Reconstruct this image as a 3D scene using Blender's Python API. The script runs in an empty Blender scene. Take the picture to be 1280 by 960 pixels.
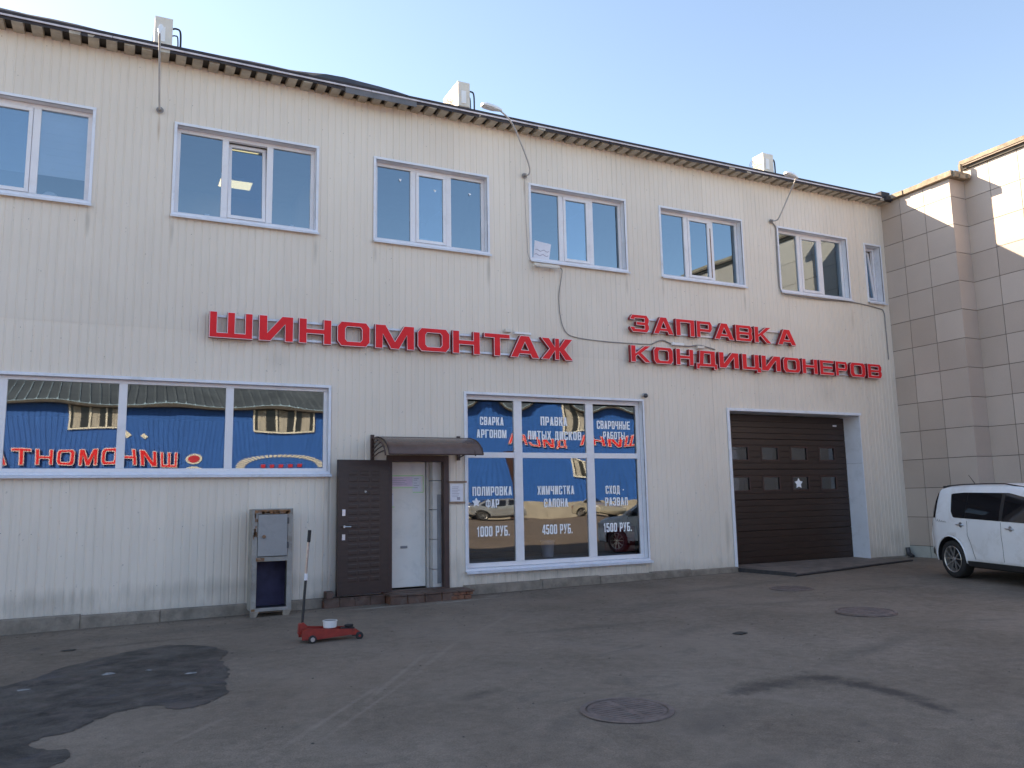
import bpy, math, random
from mathutils import Vector, Matrix
from mathutils.geometry import tessellate_polygon
random.seed(7)
S = bpy.context.scene
COL = S.collection
R = math.radians

# ------------------------------------------------------------------ camera
cam = bpy.data.cameras.new('camera')
cam_o = bpy.data.objects.new('camera', cam)
COL.objects.link(cam_o)
S.camera = cam_o
cam.sensor_width = 36.0
cam.lens = 36.0 * 1000.75 / 1280.0
cam.clip_end = 3000
YAW, PITCH, ROLL = R(26.05438), R(8.08565), R(-1.07163)
_f = Vector((math.sin(YAW) * math.cos(PITCH), math.cos(YAW) * math.cos(PITCH), math.sin(PITCH)))
_r = Vector((math.cos(YAW), -math.sin(YAW), 0))
_u = _r.cross(_f)
_r2 = math.cos(ROLL) * _r + math.sin(ROLL) * _u
_u2 = -math.sin(ROLL) * _r + math.cos(ROLL) * _u
cam_o.matrix_world = Matrix((( _r2.x, _u2.x, -_f.x, 0), (_r2.y, _u2.y, -_f.y, -13.0), (_r2.z, _u2.z, -_f.z, 1.6), (0, 0, 0, 1)))

# ------------------------------------------------------------------ sky and sun
W = bpy.data.worlds.new("World")
S.world = W
W.use_nodes = True
wn = W.node_tree.nodes
sky = wn.new('ShaderNodeTexSky')
sky.sky_type = 'NISHITA'
sky.sun_disc = False
SUN_EL, SUN_AZ = R(32), R(-40.8)
sky.sun_elevation = SUN_EL
sky.sun_rotation = SUN_AZ
sky.altitude = 100
sky.air_density = 1.0
sky.dust_density = 0.4
sky.ozone_density = 2.6
W.node_tree.links.new(sky.outputs[0], wn['Background'].inputs[0])
wn['Background'].inputs[1].default_value = 0.125
sun = bpy.data.lights.new('sun', 'SUN')
sun.energy = 5.0
sun.angle = R(0.5)
sun.color = (1.0, 0.93, 0.82)
sun_o = bpy.data.objects.new('sun', sun)
COL.objects.link(sun_o)
_sd = Vector((math.sin(SUN_AZ) * math.cos(SUN_EL), math.cos(SUN_AZ) * math.cos(SUN_EL), math.sin(SUN_EL)))
sun_o.rotation_euler = _sd.to_track_quat('Z', 'Y').to_euler()
sun_o.location = (-20, 20, 30)
S.view_settings.view_transform = 'Standard'
S.view_settings.look = 'None'
S.view_settings.gamma = 1.0
S.view_settings.exposure = 1.6
S.view_settings.use_white_balance = True
S.view_settings.white_balance_temperature = 8000
S.view_settings.white_balance_tint = 12
S.cycles.max_bounces = 8
S.cycles.glossy_bounces = 5
S.cycles.transparent_max_bounces = 12
S.cycles.use_denoising = True

# ------------------------------------------------------------------ materials
def _set(b, **k):
    for n, v in k.items():
        b.inputs[n].default_value = v

class NT:
    def __init__(s, name):
        s.m = bpy.data.materials.new(name)
        s.m.use_nodes = True
        s.n = s.m.node_tree.nodes
        s.l = s.m.node_tree.links
        s.b = s.n['Principled BSDF']
        s.tc = s.n.new('ShaderNodeTexCoord')
    def obj(s, scale=(1, 1, 1), world=False, loc=(0, 0, 0)):
        mp = s.n.new('ShaderNodeMapping')
        mp.inputs['Scale'].default_value = scale
        mp.inputs['Location'].default_value = loc
        if world:
            g = s.n.new('ShaderNodeNewGeometry')
            s.l.new(g.outputs['Position'], mp.inputs[0])
        else:
            s.l.new(s.tc.outputs['Object'], mp.inputs[0])
        return mp.outputs[0]
    def noise(s, vec, scale, detail=4, rough=.55, dist=0):
        t = s.n.new('ShaderNodeTexNoise')
        s.l.new(vec, t.inputs['Vector'])
        t.inputs['Scale'].default_value = scale
        t.inputs['Detail'].default_value = detail
        t.inputs['Roughness'].default_value = rough
        t.inputs['Distortion'].default_value = dist
        return t.outputs['Fac']
    def ramp(s, fac, lo, hi, a=(0, 0, 0), b=(1, 1, 1)):
        r = s.n.new('ShaderNodeValToRGB')
        s.l.new(fac, r.inputs[0])
        e = r.color_ramp.elements
        e[0].position = lo; e[1].position = hi
        e[0].color = (*a, 1); e[1].color = (*b, 1)
        return r.outputs[0]
    def mix(s, fac, a, b, mode='MIX'):
        x = s.n.new('ShaderNodeMix')
        x.data_type = 'RGBA'; x.blend_type = mode
        for i, v in ((0, fac), (6, a), (7, b)):
            if isinstance(v, (int, float)):
                x.inputs[i].default_value = v
            elif isinstance(v, tuple):
                x.inputs[i].default_value = (*v, 1)
            else:
                s.l.new(v, x.inputs[i])
        return x.outputs[2]
    def math(s, op, a, b=0.0, clamp=False):
        x = s.n.new('ShaderNodeMath')
        x.operation = op; x.use_clamp = clamp
        for i, v in ((0, a), (1, b)):
            if isinstance(v, (int, float)):
                x.inputs[i].default_value = v
            else:
                s.l.new(v, x.inputs[i])
        return x.outputs[0]
    def sep(s, vec):
        x = s.n.new('ShaderNodeSeparateXYZ')
        s.l.new(vec, x.inputs[0])
        return x.outputs
    def bump(s, h, strength, dist=.01):
        b = s.n.new('ShaderNodeBump')
        b.inputs['Strength'].default_value = strength
        b.inputs['Distance'].default_value = dist
        s.l.new(h, b.inputs['Height'])
        s.l.new(b.outputs[0], s.b.inputs['Normal'])
        return b.outputs[0]

def simple(name, col, rough=.6, metal=0, var=.15, scale=6, bump=0, dirt=None, dirt_amt=.5, world=True, spec=None, emit=None, stretch=(1, 1, 1), bscale=None):
    t = NT(name)
    v = t.obj(stretch, world=world)
    n = t.noise(v, scale, 5, .6)
    a = tuple(c * (1 - var) for c in col); b = tuple(min(1, c * (1 + var)) for c in col)
    c = t.ramp(n, .3, .7, a, b)
    if dirt:
        n2 = t.noise(v, scale * .6 + 1.3, 6, .7, .4)
        c = t.mix(t.ramp(n2, .52, .52 + .25 / max(.1, dirt_amt)), c, dirt)
    t.l.new(c, t.b.inputs['Base Color'])
    _set(t.b, Roughness=rough, Metallic=metal)
    if spec is not None:
        t.b.inputs['Specular IOR Level'].default_value = spec
    if bump:
        t.bump(t.noise(v, bscale or scale * 8, 4, .6), bump, .01)
    if emit:
        t.b.inputs['Emission Color'].default_value = (*emit[0], 1)
        t.b.inputs['Emission Strength'].default_value = emit[1]
    return t.m

def cladding_mat(name, base, rough=.5):
    t = NT(name)
    v = t.obj(world=True)
    oi = t.n.new('ShaderNodeObjectInfo')
    rnd = oi.outputs['Random']
    a = t.ramp(rnd, 0, 1, tuple(c * .955 for c in base), tuple(min(1, c * 1.03) for c in base))
    big = t.ramp(t.noise(v, .35, 3), .35, .65, (.93, .92, .91), (1, 1, 1))
    c = t.mix(1.0, a, big, 'MULTIPLY')
    streak = t.noise(t.obj((9, 9, .5), world=True), 1.0, 5, .65)
    c = t.mix(t.math('MULTIPLY', t.ramp(streak, .52, .8), .20), c, (.42, .38, .33))
    spots = t.noise(v, 17, 2, .5)
    c = t.mix(t.math('MULTIPLY', t.ramp(spots, .70, .76), .35), c, (.25, .22, .19))
    for (px, pz, rx, rz, col, amt) in WALL_MARKS:
        mp2 = t.n.new('ShaderNodeMapping'); mp2.vector_type = 'TEXTURE'
        mp2.inputs['Location'].default_value = (px, 0, pz); mp2.inputs['Scale'].default_value = (rx, 50, rz)
        t.l.new(v, mp2.inputs[0])
        ln = t.n.new('ShaderNodeVectorMath'); ln.operation = 'LENGTH'
        t.l.new(mp2.outputs[0], ln.inputs[0])
        k_ = t.math('ADD', t.math('SUBTRACT', 1.0, ln.outputs['Value']), t.math('MULTIPLY', t.math('SUBTRACT', streak, .5), 1.6))
        c = t.mix(t.math('MULTIPLY', t.ramp(k_, .15, .95), amt), c, col)
    z = t.sep(v)[2]
    # road splash: grime whose height follows its own noise
    g = t.math('ADD', t.math('MULTIPLY', z, -1.6), t.math('MULTIPLY', t.noise(t.obj((2.5, 1, .8), world=True), 1.6, 5, .7), 1.25))
    c = t.mix(t.math('MULTIPLY', t.ramp(g, .02, .75), .55), c, (.30, .27, .23))
    t.l.new(c, t.b.inputs['Base Color'])
    _set(t.b, Roughness=rough)
    t.b.inputs['Specular IOR Level'].default_value = .3
    t.bump(t.noise(v, 3.0, 3), .08, .02)
    return t.m

_G, _R = (.40, .35, .29), (.36, .22, .13)
# runs below sill ends, lamp plates and sign rails: x, z, half-width, half-height, colour, strength
WALL_MARKS = [(.55, 5.80, .05, .30, _G, .5), (2.76, 5.75, .05, .34, _G, .5), (3.78, 5.82, .05, .26, _G, .45), (5.92, 5.76, .06, .34, _G, .5), (8.96, 5.78, .05, .3, _G, .5),
              (9.86, 5.8, .05, .3, _G, .45), (12.02, 5.74, .05, .34, _G, .5), (15.27, 5.6, .06, .45, _G, .5), (-.60, 5.78, .05, .3, _G, .5), (.30, 7.4, .035, .30, _R, .45), (6.69, 7.45, .03, .2, _R, .4),
              (12.9, 7.4, .03, .22, _R, .4), (3.0, 1.7, .05, .35, _G, .5), (9.22, .25, .06, .2, _G, .5), (5.2, .45, .35, .35, _G, .4), (11.2, .8, .12, .5, _G, .4), (7.2, .25, 1.6, .10, _G, .5),
              (16.2, .5, .5, .4, _G, .4), (1.5, .35, 2.6, .2, _G, .5), (-1.0, .3, 1.2, .22, _G, .5), (9.3, 3.3, .03, .25, _R, .35), (2.2, 3.85, .3, .22, _G, .2), (14.3, 3.8, .4, .3, _G, .2), (8.8, 7.0, .3, .5, _G, .15)]

M = {}
M['clad'] = cladding_mat('cream_sheet_metal', (.81, .715, .61))
M['white_trim'] = simple('white_painted_metal', (.76, .77, .82), .42, var=.05, scale=2, dirt=(.45, .43, .42), dirt_amt=.35)
M['pvc'] = simple('white_window_plastic', (.80, .77, .78), .35, var=.03, scale=3, dirt=(.62, .58, .56), dirt_amt=.3)
M['sill'] = simple('white_sill_metal', (.66, .68, .74), .4, var=.08, scale=4, dirt=(.4, .38, .36), dirt_amt=.4)
M['concrete'] = simple('weathered_concrete', (.26, .215, .172), .9, var=.3, scale=5, bump=.5, dirt=(.13, .11, .09), dirt_amt=.9)
M['soffit'] = simple('weathered_deck_metal', (.46, .42, .355), .6, var=.25, scale=4, dirt=(.25, .15, .09), dirt_amt=.7)
M['bitumen'] = simple('dark_bitumen_felt', (.045, .042, .05), .85, var=.35, scale=3, bump=.4, dirt=(.09, .08, .08), dirt_amt=.8)
M['felt_grey'] = simple('grey_felt_flashing', (.14, .14, .15), .8, var=.25, scale=4, bump=.3)
M['strip'] = simple('pale_drip_strip', (.62, .56, .58), .5, var=.2, scale=6)
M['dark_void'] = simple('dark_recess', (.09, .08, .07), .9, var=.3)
M['room'] = simple('office_wall_paint', (.40, .40, .40), .8, var=.08, scale=1.5)
M['room_dark'] = simple('workshop_wall_paint', (.12, .12, .13), .8, var=.2, scale=1.5)
M['brown_door'] = simple('brown_door_laminate', (.042, .022, .017), .42, var=.18, scale=5, stretch=(1, 1, 5), bump=.06)
M['brown_frame'] = simple('brown_door_frame', (.060, .028, .022), .45, var=.15, scale=6)
M['garage'] = simple('brown_woodgrain_panel', (.036, .019, .014), .42, var=.35, scale=3.5, stretch=(1, 1, 14), bump=.12)
M['steel'] = simple('brushed_steel', (.62, .62, .62), .3, 1.0, var=.1)
M['dark_steel'] = simple('dark_steel', (.10, .10, .11), .45, .8, var=.2, scale=12)
M['pale_door'] = simple('white_inner_door', (.82, .77, .70), .5, var=.05, scale=2, dirt=(.5, .48, .45), dirt_amt=.35)
M['tile_white'] = simple('pale_wall_tile', (.62, .58, .54), .35, var=.1, scale=3)
M['grey_board'] = simple('grey_board', (.25, .25, .26), .7, var=.2, scale=4)
M['paper'] = simple('printed_paper', (.76, .75, .80), .7, var=.05, scale=9)
M['paper_pink'] = simple('pinkish_paper', (.74, .60, .74), .7, var=.08, scale=9)
M['ink'] = simple('grey_ink', (.38, .36, .42), .7, var=.1)
M['green_tape'] = simple('green_tape', (.42, .74, .30), .5, var=.1)
M['wood'] = simple('worn_wood_batten', (.30, .20, .14), .7, var=.25, scale=14, stretch=(1, 4, 4))
M['step_tile'] = simple('brown_step_tile', (.105, .058, .042), .6, var=.4, scale=7, bump=.4, dirt=(.20, .17, .15), dirt_amt=.6)
M['brick'] = simple('rough_brick', (.20, .085, .05), .85, var=.4, scale=14, bump=.6, dirt=(.15, .12, .1), dirt_amt=.8)
M['vinyl'] = simple('white_vinyl', (.93, .93, .94), .5, var=.02)
M['red_side'] = simple('dark_red_return', (.28, .012, .018), .5, var=.12, scale=5)
M['red_face'] = simple('red_acrylic', (.84, .028, .034), .55, var=.06, scale=5, spec=.2)
M['rim_white'] = simple('pale_edge_trim', (.82, .68, .68), .45, var=.05)
M['alu'] = simple('aluminium_rail', (.62, .62, .66), .4, .3, var=.1)
M['cable'] = simple('grey_cable', (.27, .25, .24), .6, var=.2)
M['arm'] = simple('galvanised_arm', (.55, .53, .52), .45, .3, var=.1)
M['lamp_white'] = simple('white_lamp_head', (.80, .79, .78), .4, var=.04)
M['ac'] = simple('cream_unit_casing', (.70, .64, .56), .5, var=.08, scale=5, dirt=(.42, .30, .18), dirt_amt=.45)
M['black'] = simple('black_rubber', (.018, .018, .019), .7, var=.3, scale=20)
M['black_plastic'] = simple('black_plastic', (.022, .022, .024), .4, var=.2, scale=10)
M['grey_paint'] = simple('grey_cabinet_paint', (.29, .27, .245), .6, var=.2, scale=5, dirt=(.15, .10, .065), dirt_amt=.8, bump=.1)
M['grey_door'] = simple('blue_grey_paint', (.30, .295, .29), .5, var=.1, scale=4, dirt=(.20, .19, .19), dirt_amt=.4)
M['rust'] = simple('flaking_rust', (.23, .11, .05), .85, var=.5, scale=16, bump=.6, dirt=(.32, .29, .27), dirt_amt=.8)
M['cab_in'] = simple('deep_blue_board', (.035, .032, .085), .6, var=.5, scale=3)
M['jack_red'] = simple('red_jack_paint', (.30, .026, .016), .42, var=.25, scale=12, dirt=(.10, .03, .02), dirt_amt=.55)
M['white_plastic'] = simple('white_plastic_tub', (.72, .72, .72), .45, var=.05)
M['porcelain'] = None
M['car_white'] = simple('white_car_paint', (.80, .81, .83), .22, var=.03, scale=2, dirt=(.50, .47, .43), dirt_amt=.25)
M['car_silver'] = simple('silver_car_paint', (.42, .43, .44), .25, .6, var=.05, scale=2)
M['car_beige'] = simple('beige_car_paint', (.46, .42, .33), .25, .3, var=.05, scale=2)
M['car_dark'] = simple('dark_car_paint', (.05, .05, .06), .2, .3, var=.05, scale=2)
M['car_glass'] = simple('tinted_car_glass', (.010, .010, .012), .05, var=.1, spec=.8)
M['rim'] = simple('machined_alloy', (.60, .58, .56), .3, .8, var=.1, scale=20)
M['tail_red'] = simple('tail_lens', (.28, .01, .012), .15, var=.1)
M['head_lens'] = simple('head_lens', (.6, .6, .62), .1, var=.1)
M['blue_wall'] = simple('blue_sheet_metal', (.020, .130, .46), .6, var=.08, scale=1.2, stretch=(4, 1, .4))
M['grey_roof'] = simple('grey_roof_metal', (.080, .100, .115), .6, var=.25, scale=.6)
M['cream_frame'] = simple('cream_window_frame', (.82, .78, .66), .5, var=.03)
M['curtain'] = simple('pale_curtain', (.45, .42, .36), .8, var=.2, scale=3, stretch=(4, 1, .3))
M['far_glass'] = simple('far_window_glass', (.03, .032, .035), .08, var=.1)
M['manhole'] = simple('rusty_cast_iron', (.165, .118, .102), .75, var=.3, scale=9, bump=.4, dirt=(.14, .12, .11), dirt_amt=1)
M['rust_dust'] = simple('worn_metal_ramp', (.185, .145, .122), .75, var=.3, scale=4, bump=.3, dirt=(.13, .105, .09), dirt_amt=.8)
M['litter'] = simple('crumpled_white_litter', (.26, .255, .25), .8, var=.25, scale=20)
M['litter_dark'] = simple('dark_litter', (.04, .035, .03), .8, var=.3, scale=20)
M['grit'] = simple('loose_grit', (.17, .15, .14), .9, var=.5, scale=3)
M['efflo'] = None
M['blind'] = simple('white_blind_fabric', (.80, .82, .86), .8, var=.04, scale=2, emit=None)
M['tube'] = simple('lit_lamp_panel', (.9, .85, .6), .5, var=.02, emit=((1.0, .80, .42), 1.1))
M['poly'] = None
M['copper'] = simple('worn_zinc_tube', (.42, .34, .30), .35, .7, var=.2, scale=20)
M['tool_red'] = simple('red_tool_cart', (.30, .02, .02), .4, var=.1)

def porcelain():
    t = NT('beige_porcelain_panel')
    v = t.obj(world=True)
    oi = t.n.new('ShaderNodeObjectInfo')
    c = t.ramp(oi.outputs['Random'], 0, 1, (.46, .375, .32), (.55, .46, .40))
    c = t.mix(1.0, c, t.ramp(t.noise(v, 220, 2), .3, .7, (.88, .88, .88), (1.08, 1.08, 1.08)), 'MULTIPLY')
    c = t.mix(1.0, c, t.ramp(t.noise(v, .8, 4), .3, .7, (.93, .92, .92), (1.04, 1.04, 1.04)), 'MULTIPLY')
    t.l.new(c, t.b.inputs['Base Color'])
    _set(t.b, Roughness=.38)
    t.b.inputs['Specular IOR Level'].default_value = .35
    return t.m
M['porcelain'] = porcelain()
M['plinth_tile'] = simple('pale_grey_green_tile', (.42, .43, .40), .45, var=.08, scale=3, dirt=(.28, .27, .25), dirt_amt=.4)

def glass(name, refl, tint, wav=.0, wscale=1.2):
    t = NT(name)
    t.n.remove(t.b)
    out = t.n['Material Output']
    g = t.n.new('ShaderNodeBsdfGlossy')
    g.inputs['Roughness'].default_value = .012
    g.inputs['Color'].default_value = (.66, .86, 1, 1) if 'office' in name else (.93, .97, 1, 1)
    tr = t.n.new('ShaderNodeBsdfTransparent')
    tr.inputs['Color'].default_value = (*tint, 1)
    mx = t.n.new('ShaderNodeMixShader')
    lw = t.n.new('ShaderNodeFresnel')
    lw.inputs['IOR'].default_value = 1.5
    a = t.math('MULTIPLY', lw.outputs[0], 1.3)
    a = t.math('ADD', a, refl, True)
    t.l.new(a, mx.inputs[0])
    t.l.new(tr.outputs[0], mx.inputs[1]); t.l.new(g.outputs[0], mx.inputs[2])
    t.l.new(mx.outputs[0], out.inputs['Surface'])
    if wav:
        b = t.n.new('ShaderNodeBump')
        b.inputs['Strength'].default_value = 1.0
        b.inputs['Distance'].default_value = wav
        t.l.new(t.noise(t.obj((1, 1, 1.3), world=True), wscale, 1, .4), b.inputs['Height'])
        t.l.new(b.outputs[0], g.inputs['Normal'])
    return t.m
M['glass_up'] = glass('office_window_glass', .21, (.60, .66, .70), .0006)
M['glass_low'] = glass('shop_window_glass', .13, (.62, .66, .72), .0010, 1.0)
M['glass_door'] = glass('door_light_glass', .12, (.15, .15, .2))

def poly_mat():
    t = NT('bronze_polycarbonate')
    v = t.obj(world=True)
    t.l.new(t.ramp(t.noise(v, 5, 4), .3, .7, (.13, .082, .066), (.18, .118, .098)), t.b.inputs['Base Color'])
    _set(t.b, Roughness=.25)
    t.b.inputs['Alpha'].default_value = .88
    return t.m
M['poly'] = poly_mat()


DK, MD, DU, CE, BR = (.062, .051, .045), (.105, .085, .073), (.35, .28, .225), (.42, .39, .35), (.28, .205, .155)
# wear with a shape of its own, and painted shade below the car: x, y, half-length, half-width, turn, colour, strength, softness
STAINS_AND_SHADE = [
    (2.6, -5.0, 3.6, 1.3, 30, BR, .35, 1.2), (6.5, -1.6, 5.0, .7, 0, BR, .30, 1.3), (12.5, -2.2, 3.5, .9, 5, BR, .35, 1.3), (.5, -1.2, 3.5, .5, 3, MD, .35, 1.2),
    (1.55, -6.5, 1.6, .045, 52, DU, .45, .9), (2.45, -5.4, 1.7, .05, 56, DU, .45, .9), (1.95, -6.3, 1.7, .04, 52, DU, .40, .9), (3.2, -4.6, 1.8, .05, 54, DU, .35, .9), (.55, -6.4, .9, .05, 50, DU, .40, .9), (4.6, -3.0, 1.6, .06, 48, DU, .25, 1),
    (5.15, -7.50, .75, .26, 8, DK, .80, .9), (5.66, -7.62, .42, .26, -60, DK, .85, .8), (5.72, -8.15, .75, .15, -88, DK, .85, .7), (5.62, -8.65, .34, .13, -110, DK, .85, .7), (4.85, -7.55, .45, .16, 10, DK, .70, .8),
    (7.2, -6.85, 1.9, .22, 16, MD, .55, 1.0), (3.9, -8.15, .55, .30, 15, MD, .45, .8), (.3, -1.9, 1.2, .12, 4, DK, .45, .9), (11.2, -3.6, 1.5, .16, -10, MD, .55, .9), (9.6, -1.9, 2.2, .30, 3, MD, .5, 1.0), (5.4, -4.1, 1.5, .14, -6, MD, .5, .9), (3.0, -7.6, .5, .16, 40, MD, .5, .9),
    (4.2, -7.9, .42, .30, 0, MD, .40, 1.0), (2.85, -6.45, .42, .12, 15, DK, .50, 1.0), (7.0, -3.0, 1.7, .5, 8, MD, .42, 1.1), (8.9, -3.9, 1.3, .22, -12, MD, .45, 1.0), (6.2, -5.0, 1.1, .20, 25, MD, .38, 1.0),
    (9.5, -6.4, 1.2, .14, -25, MD, .40, 1.0), (7.9, -8.1, .8, .12, -20, MD, .45, .9), (12.6, -5.0, 1.6, .5, 30, MD, .40, 1.2), (3.6, -9.0, 1.0, .2, 10, MD, .40, 1.0), (14.6, -3.9, 2.2, .9, 70, DK, .35, 1.3),  # last entry: shade under the white car, painted into the ground colour
    (3.7, -.62, .75, .10, -3, CE, .60, .8), (4.9, -.72, 1.1, .09, 3, CE, .60, .8), (5.7, -.45, .25, .10, 0, CE, .45, .8),
    (3.55, -7.6, .48, .40, 0, (.17, .12, .105), .40, .6), (1.9, -1.0, .6, .22, 0, (.16, .12, .09), .45, .9),
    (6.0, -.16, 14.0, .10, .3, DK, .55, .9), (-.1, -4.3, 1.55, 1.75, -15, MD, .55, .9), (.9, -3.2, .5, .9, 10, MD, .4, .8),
]
# asphalt: aggregate, dust, oil, tyre tracks, patches, painted car shade
def asphalt(name, wet=False):
    t = NT(name)
    v = t.obj(world=True)
    if wet:
        base = t.ramp(t.noise(v, 2.0, 6, .75, .6), .38, .62, (.020, .017, .016), (.095, .080, .070))
    else:
        base = t.ramp(t.noise(v, .55, 6, .65, .3), .3, .72, (.178, .135, .103), (.262, .206, .162))
    fine = t.noise(v, 95, 3, .7)
    c = t.mix(1.0, base, t.ramp(fine, .25, .8, (.58, .58, .58), (1.42, 1.42, 1.42)), 'MULTIPLY')
    mid = t.noise(v, 9, 5, .7)
    c = t.mix(1.0, c, t.ramp(mid, .3, .7, (.78, .78, .78), (1.16, 1.16, 1.16)), 'MULTIPLY')
    peb = t.n.new('ShaderNodeTexVoronoi')
    t.l.new(v, peb.inputs['Vector'])
    peb.inputs['Scale'].default_value = 55
    c = t.mix(t.math('MULTIPLY', t.ramp(peb.outputs['Distance'], .10, .16, (1, 1, 1), (0, 0, 0)), .35), c, (.33, .30, .28))
    if not wet:
        dust = t.noise(t.obj((.5, .28, 1), world=True, loc=(3, 1, 0)), 1.1, 6, .65, .8)
        c = t.mix(t.math('MULTIPLY', t.ramp(dust, .48, .72), .55), c, (.295, .232, .185))
        oil = t.noise(t.obj((.55, 1.2, 1), world=True, loc=(0, 4, 0)), 1.5, 6, .7, 1.0)
        c = t.mix(t.math('MULTIPLY', t.ramp(oil, .60, .72), .50), c, (.085, .073, .070))
        # tyre tracks: dusty stripes along a slightly bent diagonal
        mp = t.n.new('ShaderNodeMapping')
        mp.inputs['Rotation'].default_value = (0, 0, R(-28))
        t.l.new(v, mp.inputs[0])
        wv = t.n.new('ShaderNodeTexWave')
        wv.wave_type = 'BANDS'; wv.bands_direction = 'X'
        t.l.new(mp.outputs[0], wv.inputs['Vector'])
        wv.inputs['Scale'].default_value = .23
        wv.inputs['Distortion'].default_value = 3.5
        wv.inputs['Detail'].default_value = 2
        wv.inputs['Detail Scale'].default_value = .35
        tr = t.math('MULTIPLY', t.ramp(wv.outputs['Fac'], .90, .99), t.ramp(t.noise(v, .5, 3), .42, .62))
        c = t.mix(t.math('MULTIPLY', tr, .15), c, (.27, .225, .19))
    else:
        film = t.noise(v, 2.2, 5, .7, .8)
        c = t.mix(t.math('MULTIPLY', t.ramp(film, .52, .66), .65), c, (.13, .098, .088))
        c = t.mix(t.math('MULTIPLY', t.ramp(t.noise(t.obj((.7, 1.6, 1), world=True, loc=(5, 2, 0)), 1.2, 5, .7, .6), .56, .68), .55), c, (.060, .058, .075))
    if not wet:
        nz = t.math('MULTIPLY', t.math('SUBTRACT', t.noise(v, 3.2, 6, .72, .3), .5), 1.7)
        nf = t.math('MULTIPLY', t.math('SUBTRACT', t.noise(v, 14, 5, .75), .5), .9)
        nn = t.math('ADD', nz, nf)
        for (px, py, rx, ry, rot, col, amt, soft) in STAINS_AND_SHADE:
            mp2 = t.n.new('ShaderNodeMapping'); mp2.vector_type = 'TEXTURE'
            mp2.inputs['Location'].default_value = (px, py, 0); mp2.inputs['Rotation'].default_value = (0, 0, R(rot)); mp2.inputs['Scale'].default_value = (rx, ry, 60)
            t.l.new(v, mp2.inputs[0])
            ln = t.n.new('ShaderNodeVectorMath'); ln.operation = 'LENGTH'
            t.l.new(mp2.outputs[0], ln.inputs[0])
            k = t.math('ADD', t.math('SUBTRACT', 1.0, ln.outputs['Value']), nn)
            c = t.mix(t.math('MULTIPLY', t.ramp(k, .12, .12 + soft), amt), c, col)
    t.l.new(c, t.b.inputs['Base Color'])
    if wet:
        t.l.new(t.ramp(t.noise(v, 1.1, 5, .6), .3, .7, (.42, .42, .42), (.80, .80, .80)), t.b.inputs['Roughness'])
        t.b.inputs['Specular IOR Level'].default_value = .35
    else:
        _set(t.b, Roughness=.88)
        t.b.inputs['Specular IOR Level'].default_value = .25
    h = t.math('ADD', t.math('MULTIPLY', fine, .5), t.math('MULTIPLY', mid, 1.2))
    t.bump(h, .9 if not wet else .4, .014)
    return t
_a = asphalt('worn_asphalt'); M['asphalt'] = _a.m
M['wet'] = asphalt('wet_asphalt', True).m

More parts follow.
